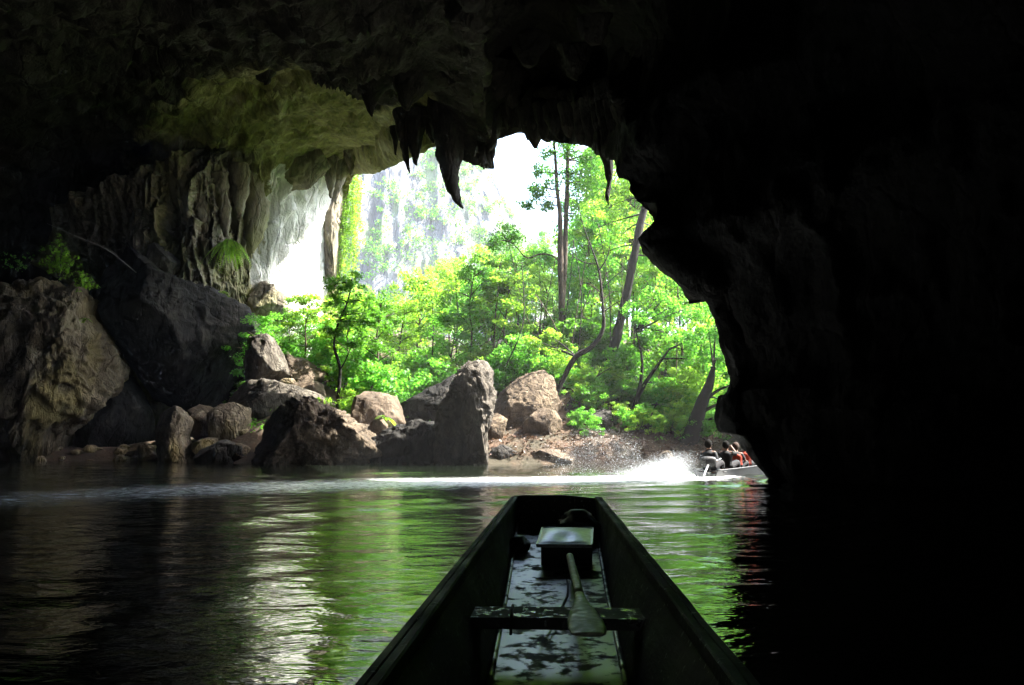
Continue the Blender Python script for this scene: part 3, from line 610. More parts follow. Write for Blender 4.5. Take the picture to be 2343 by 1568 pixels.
for (d0, d1, n, lo, hi, where) in BANDS:
    for k in range(n):
        px = 560 + (1730 - 560) * (k + r_.uniform(-.3, .3) + .5) / n; D = r_.uniform(d0, d1)
        if d0 < 45 and (880 < px < 1010 or 1240 < px < 1325 or 1350 < px < 1490): D += 5
        if 830 < px < 960 and d0 > 50: lo_ = lo + 50
        else: lo_ = lo
        x = (px - CX) / F * D
        top = P(px, toppy(px) + r_.uniform(lo_, hi + (40 if lo_ > lo else 0)), D)[2]
        h = top - gz(x, D)
        if h < 1.2: continue
        kd = r_.randrange(6); h = min(h, 15)
        PR[kd].place('tree', KINDS[kd] + ' ' + where, x, D, h, r_.uniform(0, 6.28), KINDS[kd] + ' ' + where, sxy=min(1.5, max(.75, 6 / h)) if h > 6 else 1.1)
for k, (x, y, h) in enumerate([(11.5, 33.6, 7.5), (15, 33.2, 8), (18.5, 33, 9)]):  # out-of-view trees added to keep sun off the bank
    PR[(k * 2) % 6].place('tree', KINDS[(k * 2) % 6] + ' along the bank past the dark wall', x, y, h, k * 1.3, KINDS[(k * 2) % 6] + ' along the bank past the dark wall', sxy=1.15)
for k, (px, D, py) in enumerate([(1352, 47, 360), (1400, 49, 300), (1440, 46.5, 330), (1375, 51, 410), (1480, 48, 400)]):
    x = (px - CX) / F * D; PR[(0, 2, 5, 1, 3)[k]].place('tree', ['tall airy fine-leaved tree right behind the twin trunks', 'tallest spreading tree behind the leaning dark trunk', 'bushy tall tree touching the leaning dark trunk', 'tall yellow green tree behind the nearly bare crooked tree', 'tall bare-trunked tree behind the top of the leaning trunk'][k], x, D, P(px, py, D)[2] - gz(x, D), k * 1.7, None, sxy=.62)
BK = ['mid green leafy shrub', 'fine-leaved yellow green shrub', 'dark green broad-leaved shrub']
for k in range(150):
    if k < 14: px = r_.uniform(565, 760); D = r_.uniform(41, 46); w_ = 'on the slope left of the slim valley tree'
    elif k < 44: px = r_.uniform(760, 1120); D = r_.uniform(36.5, 48); w_ = 'on the valley floor behind the pointed rock'
    elif k < 100: px = r_.uniform(1120, 1740); D = r_.uniform(37, 46) if px < 1440 else r_.uniform(34.5, 44); w_ = 'on the wooded bank above the mud'
    else: px = r_.uniform(1300, 1730); D = r_.uniform(33.6, 37.5); w_ = 'low on the bank near the water'
    x = (px - CX) / F * D; kd = r_.randrange(3); h = r_.uniform(1.0, 2.6) if k < 100 else r_.uniform(.6, 1.3)
    BU[kd].place('shrub', BK[kd] + ' ' + w_, x, D, h, r_.uniform(0, 6.28), BK[kd] + ' ' + w_, 'shrub')

def hero_tree(name, label, stems, blobs, mat, bark, seed, npc=60, leafsize=.17, per=9, base=None, limbs=True, spread=1.0):
    """stems: lists of (px, py, D, radius); blobs: (px, py, D, radius_m) filled with leaf clumps, each reached by a limb"""
    rs = random.Random(seed); b0 = P(*stems[0][0][:3]); z0 = gz(b0[0], b0[1])
    e = thing(name, label, 'tree', (b0[0], b0[1], z0 - .1)); off = np.array(e.location)
    mb = MB(); nodes = []
    for si, st in enumerate(stems):
        pts = np.array([P(*s[:3]) for s in st]); rad = [s[3] for s in st]
        if si == 0: pts[0, 2] = min(pts[0, 2], z0 - .3)
        mb.tube(pts - off, rad, 9, len(st) * 6, .18, seed + si)
        nodes.append(catmull(pts, 24))
    nodes = np.concatenate(nodes); cc = []; cr = []
    for (px, py, D, R) in blobs:
        c = P(px, py, D)
        low = nodes[nodes[:, 2] < c[2] + .2] if (nodes[:, 2] < c[2] + .2).any() else nodes
        j = low[np.argmin(np.linalg.norm(low - c, axis=1) + .35 * np.abs(low[:, 2] - c[2]))]
        if limbs: mb.tube([j - off, (j + c) / 2 - off + np.array((0, 0, .1 * R)), c - off], [.035 + .02 * R, .03, .012], 5, 8)
        for k in range(per):
            o = np.array([rs.gauss(0, 1) for _ in range(3)]); o = o / np.linalg.norm(o) * R * rs.random() ** .4 * np.array((1, 1, .75))
            cc.append(c + o - off); cr.append(rs.uniform(.28, .5) * min(1.2, .5 + R * .4) * spread)
            if limbs and k % 2 == 0: mb.tube([c - off, c + o - off], [.014, .004], 4)
    mb.build('trunk', M[bark], e)
    if cc:
        lv, lf, lt = leaves(cc, cr, npc, leafsize, .6, 1.0, seed); mesh_obj('crown', lv, lf, M[mat], e, False, lt)
    return e
hero_tree('tree', 'tall twin-trunked tree rising past the stalactites with a dark clump of leaves',
          [[(1288, 815, 42, .20), (1285, 700, 42, .18), (1282, 600, 42, .17), (1281, 500, 42, .13), (1274, 430, 42, .10), (1270, 360, 42, .08), (1264, 300, 42, .06)],
           [(1287, 700, 42.1, .13), (1292, 600, 42.1, .15), (1294, 520, 42.1, .13), (1297, 440, 42.1, .13), (1299, 360, 42.1, .10), (1302, 280, 42.1, .08)],
           [(1281, 600, 42, .06), (1262, 585, 42, .05), (1235, 582, 42, .05), (1205, 590, 42, .04), (1180, 565, 42, .03), (1155, 545, 42, .02)]],
          [(1325, 400, 42.3, 1.1), (1335, 350, 42.6, .9), (1318, 450, 42.2, .9), (1345, 420, 42, .8), (1310, 330, 42, .7), (1240, 395, 41.8, .6), (1222, 430, 42, .5), (1205, 470, 42.3, .4), (1250, 350, 42, .5), (1255, 470, 42, .4),
           (1150, 540, 42, .9), (1135, 555, 41.7, .7), (1180, 545, 42.2, .7), (1275, 320, 42, .5), (1325, 495, 42, .6), (1340, 380, 42.8, 1.0), (1305, 400, 42.5, .8), (1330, 430, 42.4, 1.0), (1300, 350, 42.2, .7), (1265, 420, 42.2, .6), (1285, 300, 42.2, .6), (1230, 450, 42, .5), (1350, 360, 42.2, .8)], 'leafd', 'bark', 501, 52, .15, 9, spread=1.6)
hero_tree('tree', 'thick dark trunk leaning up to the right with torn vines on its bark',
          [[(1382, 895, 40, .36), (1400, 810, 40, .27), (1418, 740, 40, .24), (1436, 660, 40, .225), (1452, 580, 40, .215), (1468, 500, 40, .205), (1484, 445, 40, .20), (1490, 400, 40, .16)],
           [(1482, 450, 40, .12), (1510, 470, 39.6, .10), (1535, 500, 39.3, .08)], [(1486, 430, 40, .12), (1470, 390, 40.5, .09), (1440, 360, 41, .06)]],
          [(1440, 420, 41, 1.0), (1400, 470, 41.5, 1.1), (1500, 540, 40.8, 1.0), (1420, 540, 42, 1.1), (1380, 580, 42, 1.0), (1520, 600, 41, 1.0), (1470, 360, 41, 1.0), (1420, 330, 42, .8), (1390, 390, 43, 1.0), (1440, 300, 43, .9), (1400, 310, 43.5, .9), (1490, 410, 42, .9), (1360, 470, 43.5, .9), (1370, 340, 44, .8), (1345, 530, 44, .8), (1530, 540, 42, .9)], 'leaf2', 'barkd', 502, 78, .16, 9, spread=1.35)
hero_tree('tree', 'nearly bare crooked tree curving up from the top of the sunlit slab',
          [[(1258, 848, 36, .09), (1310, 826, 36, .13), (1352, 795, 36, .12), (1378, 757, 36, .10), (1380, 715, 36, .07), (1374, 650, 36, .055), (1366, 605, 36, .045), (1350, 560, 36, .035), (1335, 520, 36, .025), (1322, 470, 36, .015)],
           [(1370, 620, 36, .035), (1388, 590, 36, .028), (1396, 555, 36, .015)], [(1366, 605, 36, .03), (1335, 600, 36.2, .025), (1300, 580, 36.4, .012)], [(1378, 660, 36, .025), (1410, 630, 36, .018), (1440, 610, 36, .01)]],
          [(1240, 795, 37, .55), (1222, 780, 37.2, .5), (1260, 770, 37.4, .45)], 'leaf2', 'barkd', 503, 70, .15, 8)
hero_tree('tree', 'dark forked tree with several stems at the edge of the muddy bank',
          [[(1436, 1000, 35.5, .15), (1448, 950, 35.5, .13), (1460, 905, 35.5, .12), (1480, 870, 35.4, .09), (1505, 835, 35.3, .07), (1530, 800, 35.3, .04)],
           [(1455, 920, 35.5, .10), (1466, 870, 35.6, .08), (1468, 820, 35.6, .06), (1455, 760, 35.8, .03)], [(1446, 955, 35.4, .05), (1475, 930, 35.2, .04), (1520, 925, 35, .02)]],
          [(1520, 760, 35.8, 1.0), (1560, 800, 35.5, 1.0), (1480, 740, 36.2, .9), (1540, 700, 36.5, 1.1), (1600, 780, 36, 1.0), (1500, 680, 37, 1.0), (1450, 720, 37, .8), (1590, 700, 37, 1.0), (1620, 830, 35.8, .9), (1560, 640, 37.5, 1.0), (1520, 880, 36.5, .7)], 'leaf', 'barkd', 504, 70, .15, 10)
hero_tree('tree', 'stout root-footed trunk leaning out over the bank behind the passing boat',
          [[(1566, 1030, 33.5, .55), (1580, 1000, 33.5, .38), (1595, 955, 33.5, .30), (1608, 915, 33.5, .26), (1622, 880, 33.5, .2), (1632, 840, 33.5, .1)],
           [(1596, 950, 33.5, .09), (1630, 930, 33.3, .06), (1660, 920, 33.1, .03)], [(1600, 930, 33.5, .09), (1640, 895, 33.4, .06), (1690, 875, 33.3, .03)], [(1590, 965, 33.5, .07), (1650, 955, 33.4, .04), (1680, 955, 33.4, .02)]],
          [(1640, 820, 34, .9), (1670, 860, 34, .9), (1620, 760, 34.5, .9), (1690, 910, 34, .8), (1650, 920, 35, .8), (1640, 700, 35.5, .9), (1660, 980, 35, .7)], 'leaf', 'barkd', 505, 70, .14, 9)
hero_tree('tree', 'tall leafy tree added unseen past the dark wall to shade the bank',
          [[(1730, 1030, 33.5, .3), (1725, 900, 33.3, .26), (1735, 780, 33, .22), (1750, 650, 32.7, .16), (1760, 560, 32.5, .1)]],
          [(1740, 640, 32.5, 1.4), (1800, 600, 32, 1.4), (1700, 590, 32.5, 1.2), (1770, 540, 32.5, 1.3), (1830, 660, 31.5, 1.3), (1720, 700, 33.5, 1.2), (1790, 700, 32.8, 1.2), (1850, 580, 33, 1.3)], 'leaf', 'barkd', 509, 60, .2, 10)  # hidden behind the wall, crown placed to shade the bank
hero_tree('tree', 'slim dark green tree standing alone in the gap of the valley',
          [[(768, 930, 36.5, .10), (776, 880, 36.5, .08), (777, 840, 36.5, .075), (764, 790, 36.5, .06), (772, 745, 36.5, .05), (795, 690, 36.5, .04), (805, 640, 36.5, .02)],
           [(776, 850, 36.5, .04), (790, 825, 36.4, .03), (805, 790, 36.4, .015)]],
          [(800, 650, 36.5, .75), (780, 690, 36.6, .7), (825, 690, 36.3, .7), (770, 650, 36.8, .6), (800, 730, 36.2, .7), (835, 740, 36.5, .6), (770, 760, 36.5, .5), (815, 790, 36.4, .55), (850, 720, 36.7, .5)], 'leafd', 'barkd', 506, 75, .14, 9)
hero_tree('tree', 'thin straight sapling with pale bark among the bright wood', [[(1128, 820, 41, .05), (1132, 740, 41, .045), (1140, 660, 41, .04), (1142, 610, 41, .02)], [(1131, 750, 41, .03), (1150, 700, 41, .02), (1165, 670, 41, .01)]],
          [(1140, 640, 41.2, .6), (1160, 660, 41, .5), (1120, 680, 41.3, .5), (1150, 600, 41.5, .6)], 'leaf2', 'bark', 507, 60, .15, 8)
for k, (px, py0, py1, D) in enumerate([(1180, 800, 640, 43), (1240, 790, 640, 45), (1040, 800, 640, 46), (985, 830, 680, 44), (1330, 820, 640, 45), (1520, 900, 700, 41), (1400, 900, 720, 44), (1350, 880, 700, 42), (1445, 880, 640, 43)]):
    hero_tree('tree', 'thin bare-stemmed sapling with a small tuft of leaves at its top', [[(px, py0, D, .05), (px + 6, (py0 + py1) / 2, D, .04), (px + 2, py1, D, .02)]],
              [(px + 2, py1, D, .6), (px - 12, py1 + 25, D, .5)], 'leaf2', 'barkd', 520 + k, 55, .15, 6)['group'] = 'thin saplings in the wood'

rv = random.Random(63)
for k in range(16):                                                # lianas looping between the trunks
    px = rv.uniform(1120, 1640); D = rv.uniform(37, 43); a_ = P(px, rv.uniform(480, 680), D); b_ = P(px + rv.uniform(-70, 70), rv.uniform(720, 860), D + rv.uniform(-1, 1))
    mid = (a_ + b_) / 2 + np.array((rv.uniform(-.5, .5), 0, -rv.uniform(.3, 1.2))); b_[2] = min(b_[2], gz(b_[0], b_[1]) + .1) if k % 2 else b_[2]
    v, f = tube([a_ - b_, mid - b_, np.zeros(3)], [.022, .026, .03], 5, 22, .2, k); o = mesh_obj('liana', v, f, M['barkd' if k % 3 else 'bark']); o.location = b_.tolist()
    tag(o, 'thin woody liana hanging among the trunks of the bank trees', 'vine', 'lianas hanging among the bank trees')
for k, (px, py, D, dx, dy) in enumerate([(1100, 800, 40.5, 60, -70), (1010, 830, 40, -50, -60), (860, 880, 38, 40, -70), (1330, 900, 37, 70, -60), (1480, 930, 35.5, 60, -60)]):
    a_, b_ = P(px, py, D), P(px + dx, py + dy, D); a_[2] = min(a_[2], gz(a_[0], a_[1])) - .1; mb = MB(); m_ = (b_ - a_) * .5 + np.array((0, 0, .2))
    mb.tube([np.zeros(3), m_, b_ - a_], [.05, .035, .012], 6, 14, .25, k); mb.tube([m_, m_ + np.array((.35 * np.sign(dx), .1, .7))], [.02, .006], 5, 6); mb.tube([m_ * 1.3, m_ * 1.3 + np.array((-.2, .1, .55))], [.015, .005], 5, 6)
    o = mb.build('dead_branch', M['bark']); o.location = a_.tolist(); tag(o, 'grey brown dead branch sticking up from the undergrowth', 'branch', 'dead branches in the undergrowth')
# curtain of vines on the outer left edge of the mouth
vc, vr = [], []; rs = random.Random(9); mb = MB()
vo = P(780, 640, 55)
for k in range(34):
    px = rs.uniform(752, 826); top = 345 + max(0, (px - 800)) * .6 + rs.uniform(0, 25); D = rs.uniform(54.0, 55.6); bot = rs.uniform(520, 680)
    a, b_ = P(px, top, D), P(px + rs.uniform(-14, 4), bot, D); n = int((bot - top) / 9)
    mb.tube([a - vo, (a + b_) / 2 - vo + np.array((rs.uniform(-.1, .1), 0, 0)), b_ - vo], [.012, .01, .006], 4, 6)
    for i in range(n):
        t = (i + rs.random()) / n; vc.append(a + (b_ - a) * t - vo + np.array((rs.gauss(0, .16), rs.gauss(0, .16), 0))); vr.append(rs.uniform(.16, .34))
e = thing('hanging_vines', 'curtain of yellow green vines hanging down the cliff beside the pale flowstone', 'vines', vo)
mb.build('vine_stems', M['bark'], e); lv, lf, lt = leaves(vc, vr, 17, .16, 1.3, .4, 9); mesh_obj('foliage', lv, lf, M['leaf2'], e, False, lt)

# bushes clinging to the far cliff
rs = np.random.default_rng(4); sel = cliff_pts[rs.choice(len(cliff_pts), 7000)]
w = fbm(sel * .07, 3, 66) + .35 * (sel[:, 2] < 42); sel = sel[w > .0][:2300] + np.array((0, -.6, .3))
lv, lf, lt = leaves(sel, rs.uniform(.8, 2.2, len(sel)), 40, .6, .8, .6, 8)
tag(mesh_obj('cliff_bushes', lv, lf, M['leaf'], None, False, lt), 'green scrub clinging to ledges of the far limestone cliff', 'scrub', kind='stuff')

# low plants over the forest floor
rs = np.random.default_rng(14); n = 5200; x = rs.uniform(-16, 22, n); y = shore(x) + 1.2 + rs.uniform(0, 1, n) ** .8 * 26
k = (fbm(np.stack([x * .4, y * .4, x * 0], 1), 3, 71) > -.12) & ~((x > -3.5) & (x < 5.5) & (y < 34.6)); x, y = x[k], y[k]
cz = ground(x, y) + .16
lv, lf, lt = leaves(np.stack([x, y, cz], 1), rs.uniform(.2, .42, len(x)), 11, .17, .6, 1.0, 15)
tag(mesh_obj('ground_cover', lv, lf, M['leaf'], None, False, lt), 'low green plants covering the forest floor under the trees', 'ground cover', kind='stuff')

rs = np.random.default_rng(24); n = 2600; x = rs.uniform(-3.5, 13, n); y = shore(x) + .25 + rs.uniform(0, 1, n) ** 1.3 * 7
lv, lf, lt = leaves(np.stack([x, y, ground(x, y) + .05], 1), rs.uniform(.1, .3, n), 5, .13, .25, 1.6, 25)
tag(mesh_obj('leaf_litter', lv, lf, M['litter'], None, False, lt), 'brown dead leaves strewn over the muddy bank', 'leaf litter', kind='stuff')
# ------------------------------------------------------------------ ferns, sprigs and the stick on the left rocks
def fern(name, label, px, py, D, n, length, seed, droop=.8, mat='leaf', spread=1.0, upb=.5):
    rs = random.Random(seed); o = P(px, py, D); e = thing(name, label, 'fern', o); stems = MB(); V = []; Fc = []; T = []; nn = 0
    for k in range(n):
        az = rs.uniform(0, 6.28); el = rs.uniform(.1, upb * 1.6); L = length * rs.uniform(.6, 1.1)
        d = np.array((math.cos(az) * math.cos(el) * spread, math.sin(az) * math.cos(el) * spread - .15, math.sin(el)))
        pts = np.array([d * L * t + np.array((0, 0, -droop * L * t * t)) for t in np.linspace(0, 1, 26)])
        stems.tube(pts, np.linspace(.012, .003, 26), 4)
        tn = np.gradient(pts, axis=0); tn /= np.linalg.norm(tn, axis=1, keepdims=True); sd = np.cross(tn, (0, 0, 1.0)); sd /= np.maximum(np.linalg.norm(sd, axis=1, keepdims=True), 1e-6)
        for i in range(3, 26):
            ll = L * .13 * math.sin(math.pi * (i / 27)) + .03 + rs.uniform(0, .03)
            for s in (-1, 1):
                p = pts[i]; q = p + sd[i] * s * ll + tn[i] * ll * .35 + np.array((0, 0, -.25 * ll)); w_ = tn[i] * ll * .22; m_ = (p + q) / 2
                V += [p, m_ + w_, q, m_ - w_]; Fc.append([nn, nn + 1, nn + 2, nn + 3]); nn += 4; T += [rs.random()] * 4
    stems.build('stalk', M['bark'], e); mesh_obj('fronds', V, Fc, M[mat], e, False, T); return e
def sprig(label, px, py, D, stems, seed, mat='leaf2', size=.13, npc=12):
    rs = random.Random(seed); o = P(px, py, D); e = thing('leafy_plant', label, 'plant', o); mb = MB(); cc, cr = [], []
    for (dx, dy, n_) in stems:
        t_ = P(px + dx, py + dy, D + rs.uniform(-.4, .4)) - o; mid = t_ * .55 + np.array((rs.uniform(-.12, .12), 0, .12))
        mb.tube([(0, 0, -.25), mid, t_], [.016, .011, .004], 5, 8)
        for k in range(n_):
            f_ = .25 + .75 * (k + rs.random()) / n_; cc.append(t_ * f_ + np.array([rs.gauss(0, .14) for _ in range(3)])); cr.append(rs.uniform(.10, .2))
    mb.build('stem', M['barkd'], e); lv, lf, lt = leaves(cc, cr, npc, size, .9, .5, seed); mesh_obj('foliage', lv, lf, M[mat], e, False, lt); return e
sprig('tall bright green leafy plant growing on top of the rock tower', 135, 632, 34.6, [(0, -90, 14), (-22, -60, 9), (22, -62, 10), (35, -40, 8), (-30, -35, 7), (10, -75, 10), (28, -20, 7)], 1)
sprig('drooping sprig of small leaves at the edge of the rock tower', 178, 640, 34.6, [(20, -5, 6), (32, 12, 7), (12, 18, 6), (25, 0, 6)], 2)
sprig('dim small leafy sprigs on the far shoulder of the rock tower', 35, 620, 35, [(-20, -25, 5), (10, -20, 5), (25, -45, 5)], 3, 'leafd')
fern('fern', 'bright green fern hanging from the drapery beside the pale flowstone', 525, 556, 41.2, 22, 1.5, 4, 1.25, 'leaf2')
fern('fern', 'little fern sprouting at the foot of the cave draperies', 505, 672, 42.2, 10, 1.0, 5, .8, 'leaf2')
fern('fern', 'tiny fern on the side of the rock tower', 196, 730, 34.4, 6, .35, 6, .8, 'leaf2')
fern('fern', 'small plant in the notch of the rounded brown boulder', 880, 955, 32.7, 9, .55, 7, .8, 'leaf2')
a, b_ = P(108, 512, 37), P(330, 640, 38.2)
v, f = tube([a - b_, P(175, 541, 37.3) - b_, P(250, 575, 37.8) - b_, b_ - b_], [.012, .018, .022, .03], 6, 20, .2, 3)
so = mesh_obj('dead_branch', v, f, plain_mat('bleached_wood', (.26, .235, .19), .8, .3)); so.location = b_.tolist()
tag(so, 'long bleached dead branch lying across the huge dark boulder', 'branch')

# ------------------------------------------------------------------ our own boat
m, nt, b = new_mat('wet_black_wood'); v = mapping(nt, (1, .25, 1)); v0 = mapping(nt)
n1 = noise(nt, v, 14, 6, .65); n2 = noise(nt, v0, 2.6, 5, .6); n3 = noise(nt, v0, 38, 3, .5)
c = ramp(nt, n1, [(.3, (.005, .005, .0045)), (.7, (.020, .019, .016))])
c = mixc(nt, ramp(nt, n3, [(.655, (0, 0, 0)), (.70, (.7, .7, .7))]), c, (.22, .23, .22))
vs = mapping(nt, (1, 3.0, .35)); vs.node.inputs['Rotation'].default_value = (0.5, 0, 0); n5 = noise(nt, vs, 22, 4, .6); n6 = noise(nt, v0, 5, 4, .6)
mm = nt.nodes.new('ShaderNodeMath'); mm.operation = 'MULTIPLY'; nt.links.new(ramp(nt, n5, [(.60, (0, 0, 0)), (.70, (1, 1, 1))]), mm.inputs[0]); nt.links.new(ramp(nt, n6, [(.42, (0, 0, 0)), (.62, (.8, .8, .8))]), mm.inputs[1])
c = mixc(nt, mm.outputs[0], c, (.14, .137, .12))
nt.links.new(c, b.inputs['Base Color'])
nt.links.new(ramp(nt, n2, [(.35, (.60, .60, .60)), (.65, (.9, .9, .9))]), b.inputs['Roughness'])
b.inputs['Specular IOR Level'].default_value = .18; bump(nt, n1, .8, .010, b); M['hull'] = m
m, nt, b = new_mat('wet_floor_boards'); v = mapping(nt, (1, .3, 1)); v0 = mapping(nt)
n1 = noise(nt, v, 12, 6, .6); n2 = noise(nt, v0, 9, 6, .62, .2)
nt.links.new(ramp(nt, n1, [(.3, (.006, .006, .006)), (.7, (.022, .022, .021))]), b.inputs['Base Color'])
nt.links.new(ramp(nt, n2, [(.42, (.78, .78, .78)), (.50, (.30, .30, .30))]), b.inputs['Roughness'])
bump(nt, n1, .10, .002, b); M['floor'] = m
bt = thing('wooden_boat', 'long black wooden boat we sit in, its blunt bow pointing at the cave mouth', 'boat', (0.0, 0, 0))
YAW = .0557
def BP(s, off, z): return np.array((YAW * s + off, s - YAW * off, z))
ss = np.linspace(-3.5, 7.0, 64)
gw = np.interp(ss, [-3.5, 0, 1.76, 7.0], [.40, .455, .455, .392]); gzz = np.interp(ss, [-3.5, 1.76, 7.0], [.36, .35, .412])
fw = np.interp(ss, [-3.5, 2.8, 7.0], [.25, .25, .35]); fz = np.interp(ss, [-3.5, -2.2, 4.6, 7.0], [.17, .05, .05, .19])
for sd in (-1, 1):
    prof = []
    for k, s in enumerate(ss):
        o, z1, fo, z0 = gw[k], gzz[k], fw[k], fz[k]
        pr = [(fo + .045, z0 - .13), (fo + .10, z0 - .10), (o - .012, z1 - .07), (o - .012, z1 - .012), (o - .045, z1 - .012), (o - .050, z1 - .05), (fo + .004, z0 + .004), (fo - .01, z0 - .05)]
        prof.append([BP(s, sd * a_, z_) for a_, z_ in pr])
    g = np.array(prof); f = grid_faces(len(ss), 8, True); f = f if sd < 0 else f[:, ::-1]
    hs = mesh_obj('hull_side', g.reshape(-1, 3) + .004 * np.stack([fbm(g.reshape(-1, 3) * (3, 1, 3), 3, 80)] * 3, 1), f.tolist(), M['hull'], bt, False)
    rail = []
    for k, s in enumerate(ss):
        o, z1 = gw[k], gzz[k]
        rail.append([BP(s, sd * a_, z_) for a_, z_ in ((o - .056, z1 - .03), (o - .054, z1 - .002), (o - .048, z1 + .004), (o - .024, z1 + .003), (o - .021, z1 - .004), (o - .018, z1 + .003), (o + .004, z1 + .001), (o + .010, z1 - .005), (o + .010, z1 - .035), (o - .010, z1 - .045))])
    g = np.array(rail); f = grid_faces(len(ss), 10, True); f = f if sd < 0 else f[:, ::-1]
    w_ = g.reshape(-1, 3); w_ = w_ + .003 * np.stack([fbm(w_ * (9, 4, 9), 3, 81 + sd)] * 3, 1)
    mesh_obj('gunwale', w_, f.tolist(), M['hull'], bt, False)
    # batten along the foot of the side
    mb = MB(); mb.tube([BP(s, sd * (np.interp(s, ss, fw) - .012), np.interp(s, ss, fz) + .008) for s in np.linspace(-3.2, 6.9, 30)], [.012] * 30, 6); mb.build('batten', M['floor'], bt)
g = np.array([[BP(s, t * fw[k], fz[k] + .004 * math.sin(s * 1.7)) for t in np.linspace(-1, 1, 13)] for k, s in enumerate(ss)])
g2 = g.copy(); g2[:, :, 2] -= .03
vv = np.concatenate([g.reshape(-1, 3), g2.reshape(-1, 3)]); n_ = len(g.reshape(-1, 3)); f1 = grid_faces(len(ss), 13)
mesh_obj('floor', vv, np.concatenate([f1[:, ::-1], f1 + n_]).tolist(), M['floor'], bt, True)
def board(name, s0, s1, prof_top, prof_bot, mat):
    """cross board from s0 to s1; profiles are (offset, z) lists from side to side"""
    n = len(prof_top); V = []
    for s in (s0, s1): V += [BP(s, a_, z_) for a_, z_ in prof_top] + [BP(s, a_, z_) for a_, z_ in prof_bot]
    Fc = []
    for i in range(n - 1):
        Fc += [[i, i + 1, n + i + 1, n + i], [2 * n + i, 3 * n + i, 3 * n + i + 1, 2 * n + i + 1], [i, 2 * n + i, 2 * n + i + 1, i + 1], [n + i, n + i + 1, 3 * n + i + 1, 3 * n + i]]
    Fc += [[0, n, 3 * n, 2 * n], [n - 1, 3 * n - 1, 4 * n - 1, 2 * n - 1]]
    return mesh_obj(name, V, Fc, mat, bt, False)
board('bow_board', 6.97, 7.03, [(-.395, .415), (-.30, .428), (.05, .430), (.20, .418), (.395, .398)], [(-.36, .10), (-.2, .10), (0, .10), (.2, .10), (.36, .10)], M['hull'])
board('stern_board', -3.53, -3.47, [(-.40, .365), (-.2, .37), (0, .37), (.2, .37), (.40, .365)], [(-.26, .08), (-.12, .08), (0, .08), (.12, .08), (.26, .08)], M['hull'])
m, nt, b = new_mat('wet_speckled_thwart'); v0 = mapping(nt); v = mapping(nt, (.3, 1, 1)); n1 = noise(nt, v, 16, 6, .6); n2 = noise(nt, v0, 26, 4, .6)
nt.links.new(ramp(nt, n1, [(.3, (.005, .005, .0045)), (.7, (.018, .017, .015))]), b.inputs['Base Color'])
nt.links.new(ramp(nt, n2, [(.54, (.85, .85, .85)), (.62, (.16, .16, .16))]), b.inputs['Roughness']); bump(nt, n2, .35, .004, b); M['thwart'] = m
th = board('thwart', 3.155, 3.36, [(-.352, .215), (-.1, .217), (.1, .217), (.352, .215)], [(-.330, .172), (-.1, .172), (.1, .172), (.330, .172)], M['thwart'])
for s_ in (-.8, .7):   # two more seats further aft, behind the photographer's knees
    if s_ < 0: board('thwart', s_, s_ + .22, [(-.35, .215), (-.1, .217), (.1, .217), (.35, .215)], [(-.33, .17), (-.1, .17), (.1, .17), (.33, .17)], M['thwart'])
mb = MB(); mb.tube([BP(3.14, -.18, .155), BP(3.14, -.178, .215), BP(3.18, -.178, .228), BP(3.33, -.182, .228), BP(3.375, -.184, .2)], [.006] * 5, 6, 24); mb.build('lashing', M['hull'], bt)

# paddle lying on the thwart
m, nt, b = new_mat('worn_grey_green_wood'); v = mapping(nt, (1, 1, 1)); n1 = noise(nt, v, 9, 6, .65); n2 = noise(nt, v, 22, 4, .6)
nt.links.new(ramp(nt, n1, [(.3, (.13, .135, .09)), (.7, (.25, .25, .18))]), b.inputs['Base Color'])
nt.links.new(ramp(nt, n2, [(.45, (.65, .65, .65)), (.62, (.35, .35, .35))]), b.inputs['Roughness']); bump(nt, n1, .4, .003, b); M['paddle'] = m
pd = thing('paddle', 'worn grey green wooden paddle resting across the thwart, handle towards the bow', 'paddle', (0, 0, 0))
A = P(1347, 1441, 2.80); B = P(1303, 1274, 5.02)
A[2] = .236; B[2] = .185
ax = B - A; Lp = np.linalg.norm(ax); ax /= Lp; sd_ = np.cross(ax, (0, 0, 1.0)); sd_ /= np.linalg.norm(sd_); up_ = np.cross(sd_, ax)
pd.location = A.tolist()
def pad(t0, t1, wid, thk, name, n=40):
    V = []; ns = 14
    for t in np.linspace(t0, t1, n):
        w_, h_ = wid(t), thk(t)
        for a_ in np.linspace(0, 2 * np.pi, ns, endpoint=False):
            ca, sa = math.cos(a_), math.sin(a_); V.append(ax * t + sd_ * w_ * np.sign(ca) * abs(ca) ** .8 + up_ * h_ * sa)
    f = grid_faces(n, ns, True).tolist(); f += [list(range(ns))[::-1], [(n - 1) * ns + k for k in range(ns)]]
    return mesh_obj(name, V, f, M['paddle'], pd)
pad(0, .80, lambda t: float(np.interp(t, [0, .02, .10, .25, .40, .55, .68, .80], [.050, .061, .069, .068, .057, .038, .026, .023])), lambda t: float(np.interp(t, [0, .05, .4, .6, .8], [.006, .010, .012, .016, .019])), 'blade')
pad(.80, Lp, lambda t: .023, lambda t: .021, 'shaft', 12)

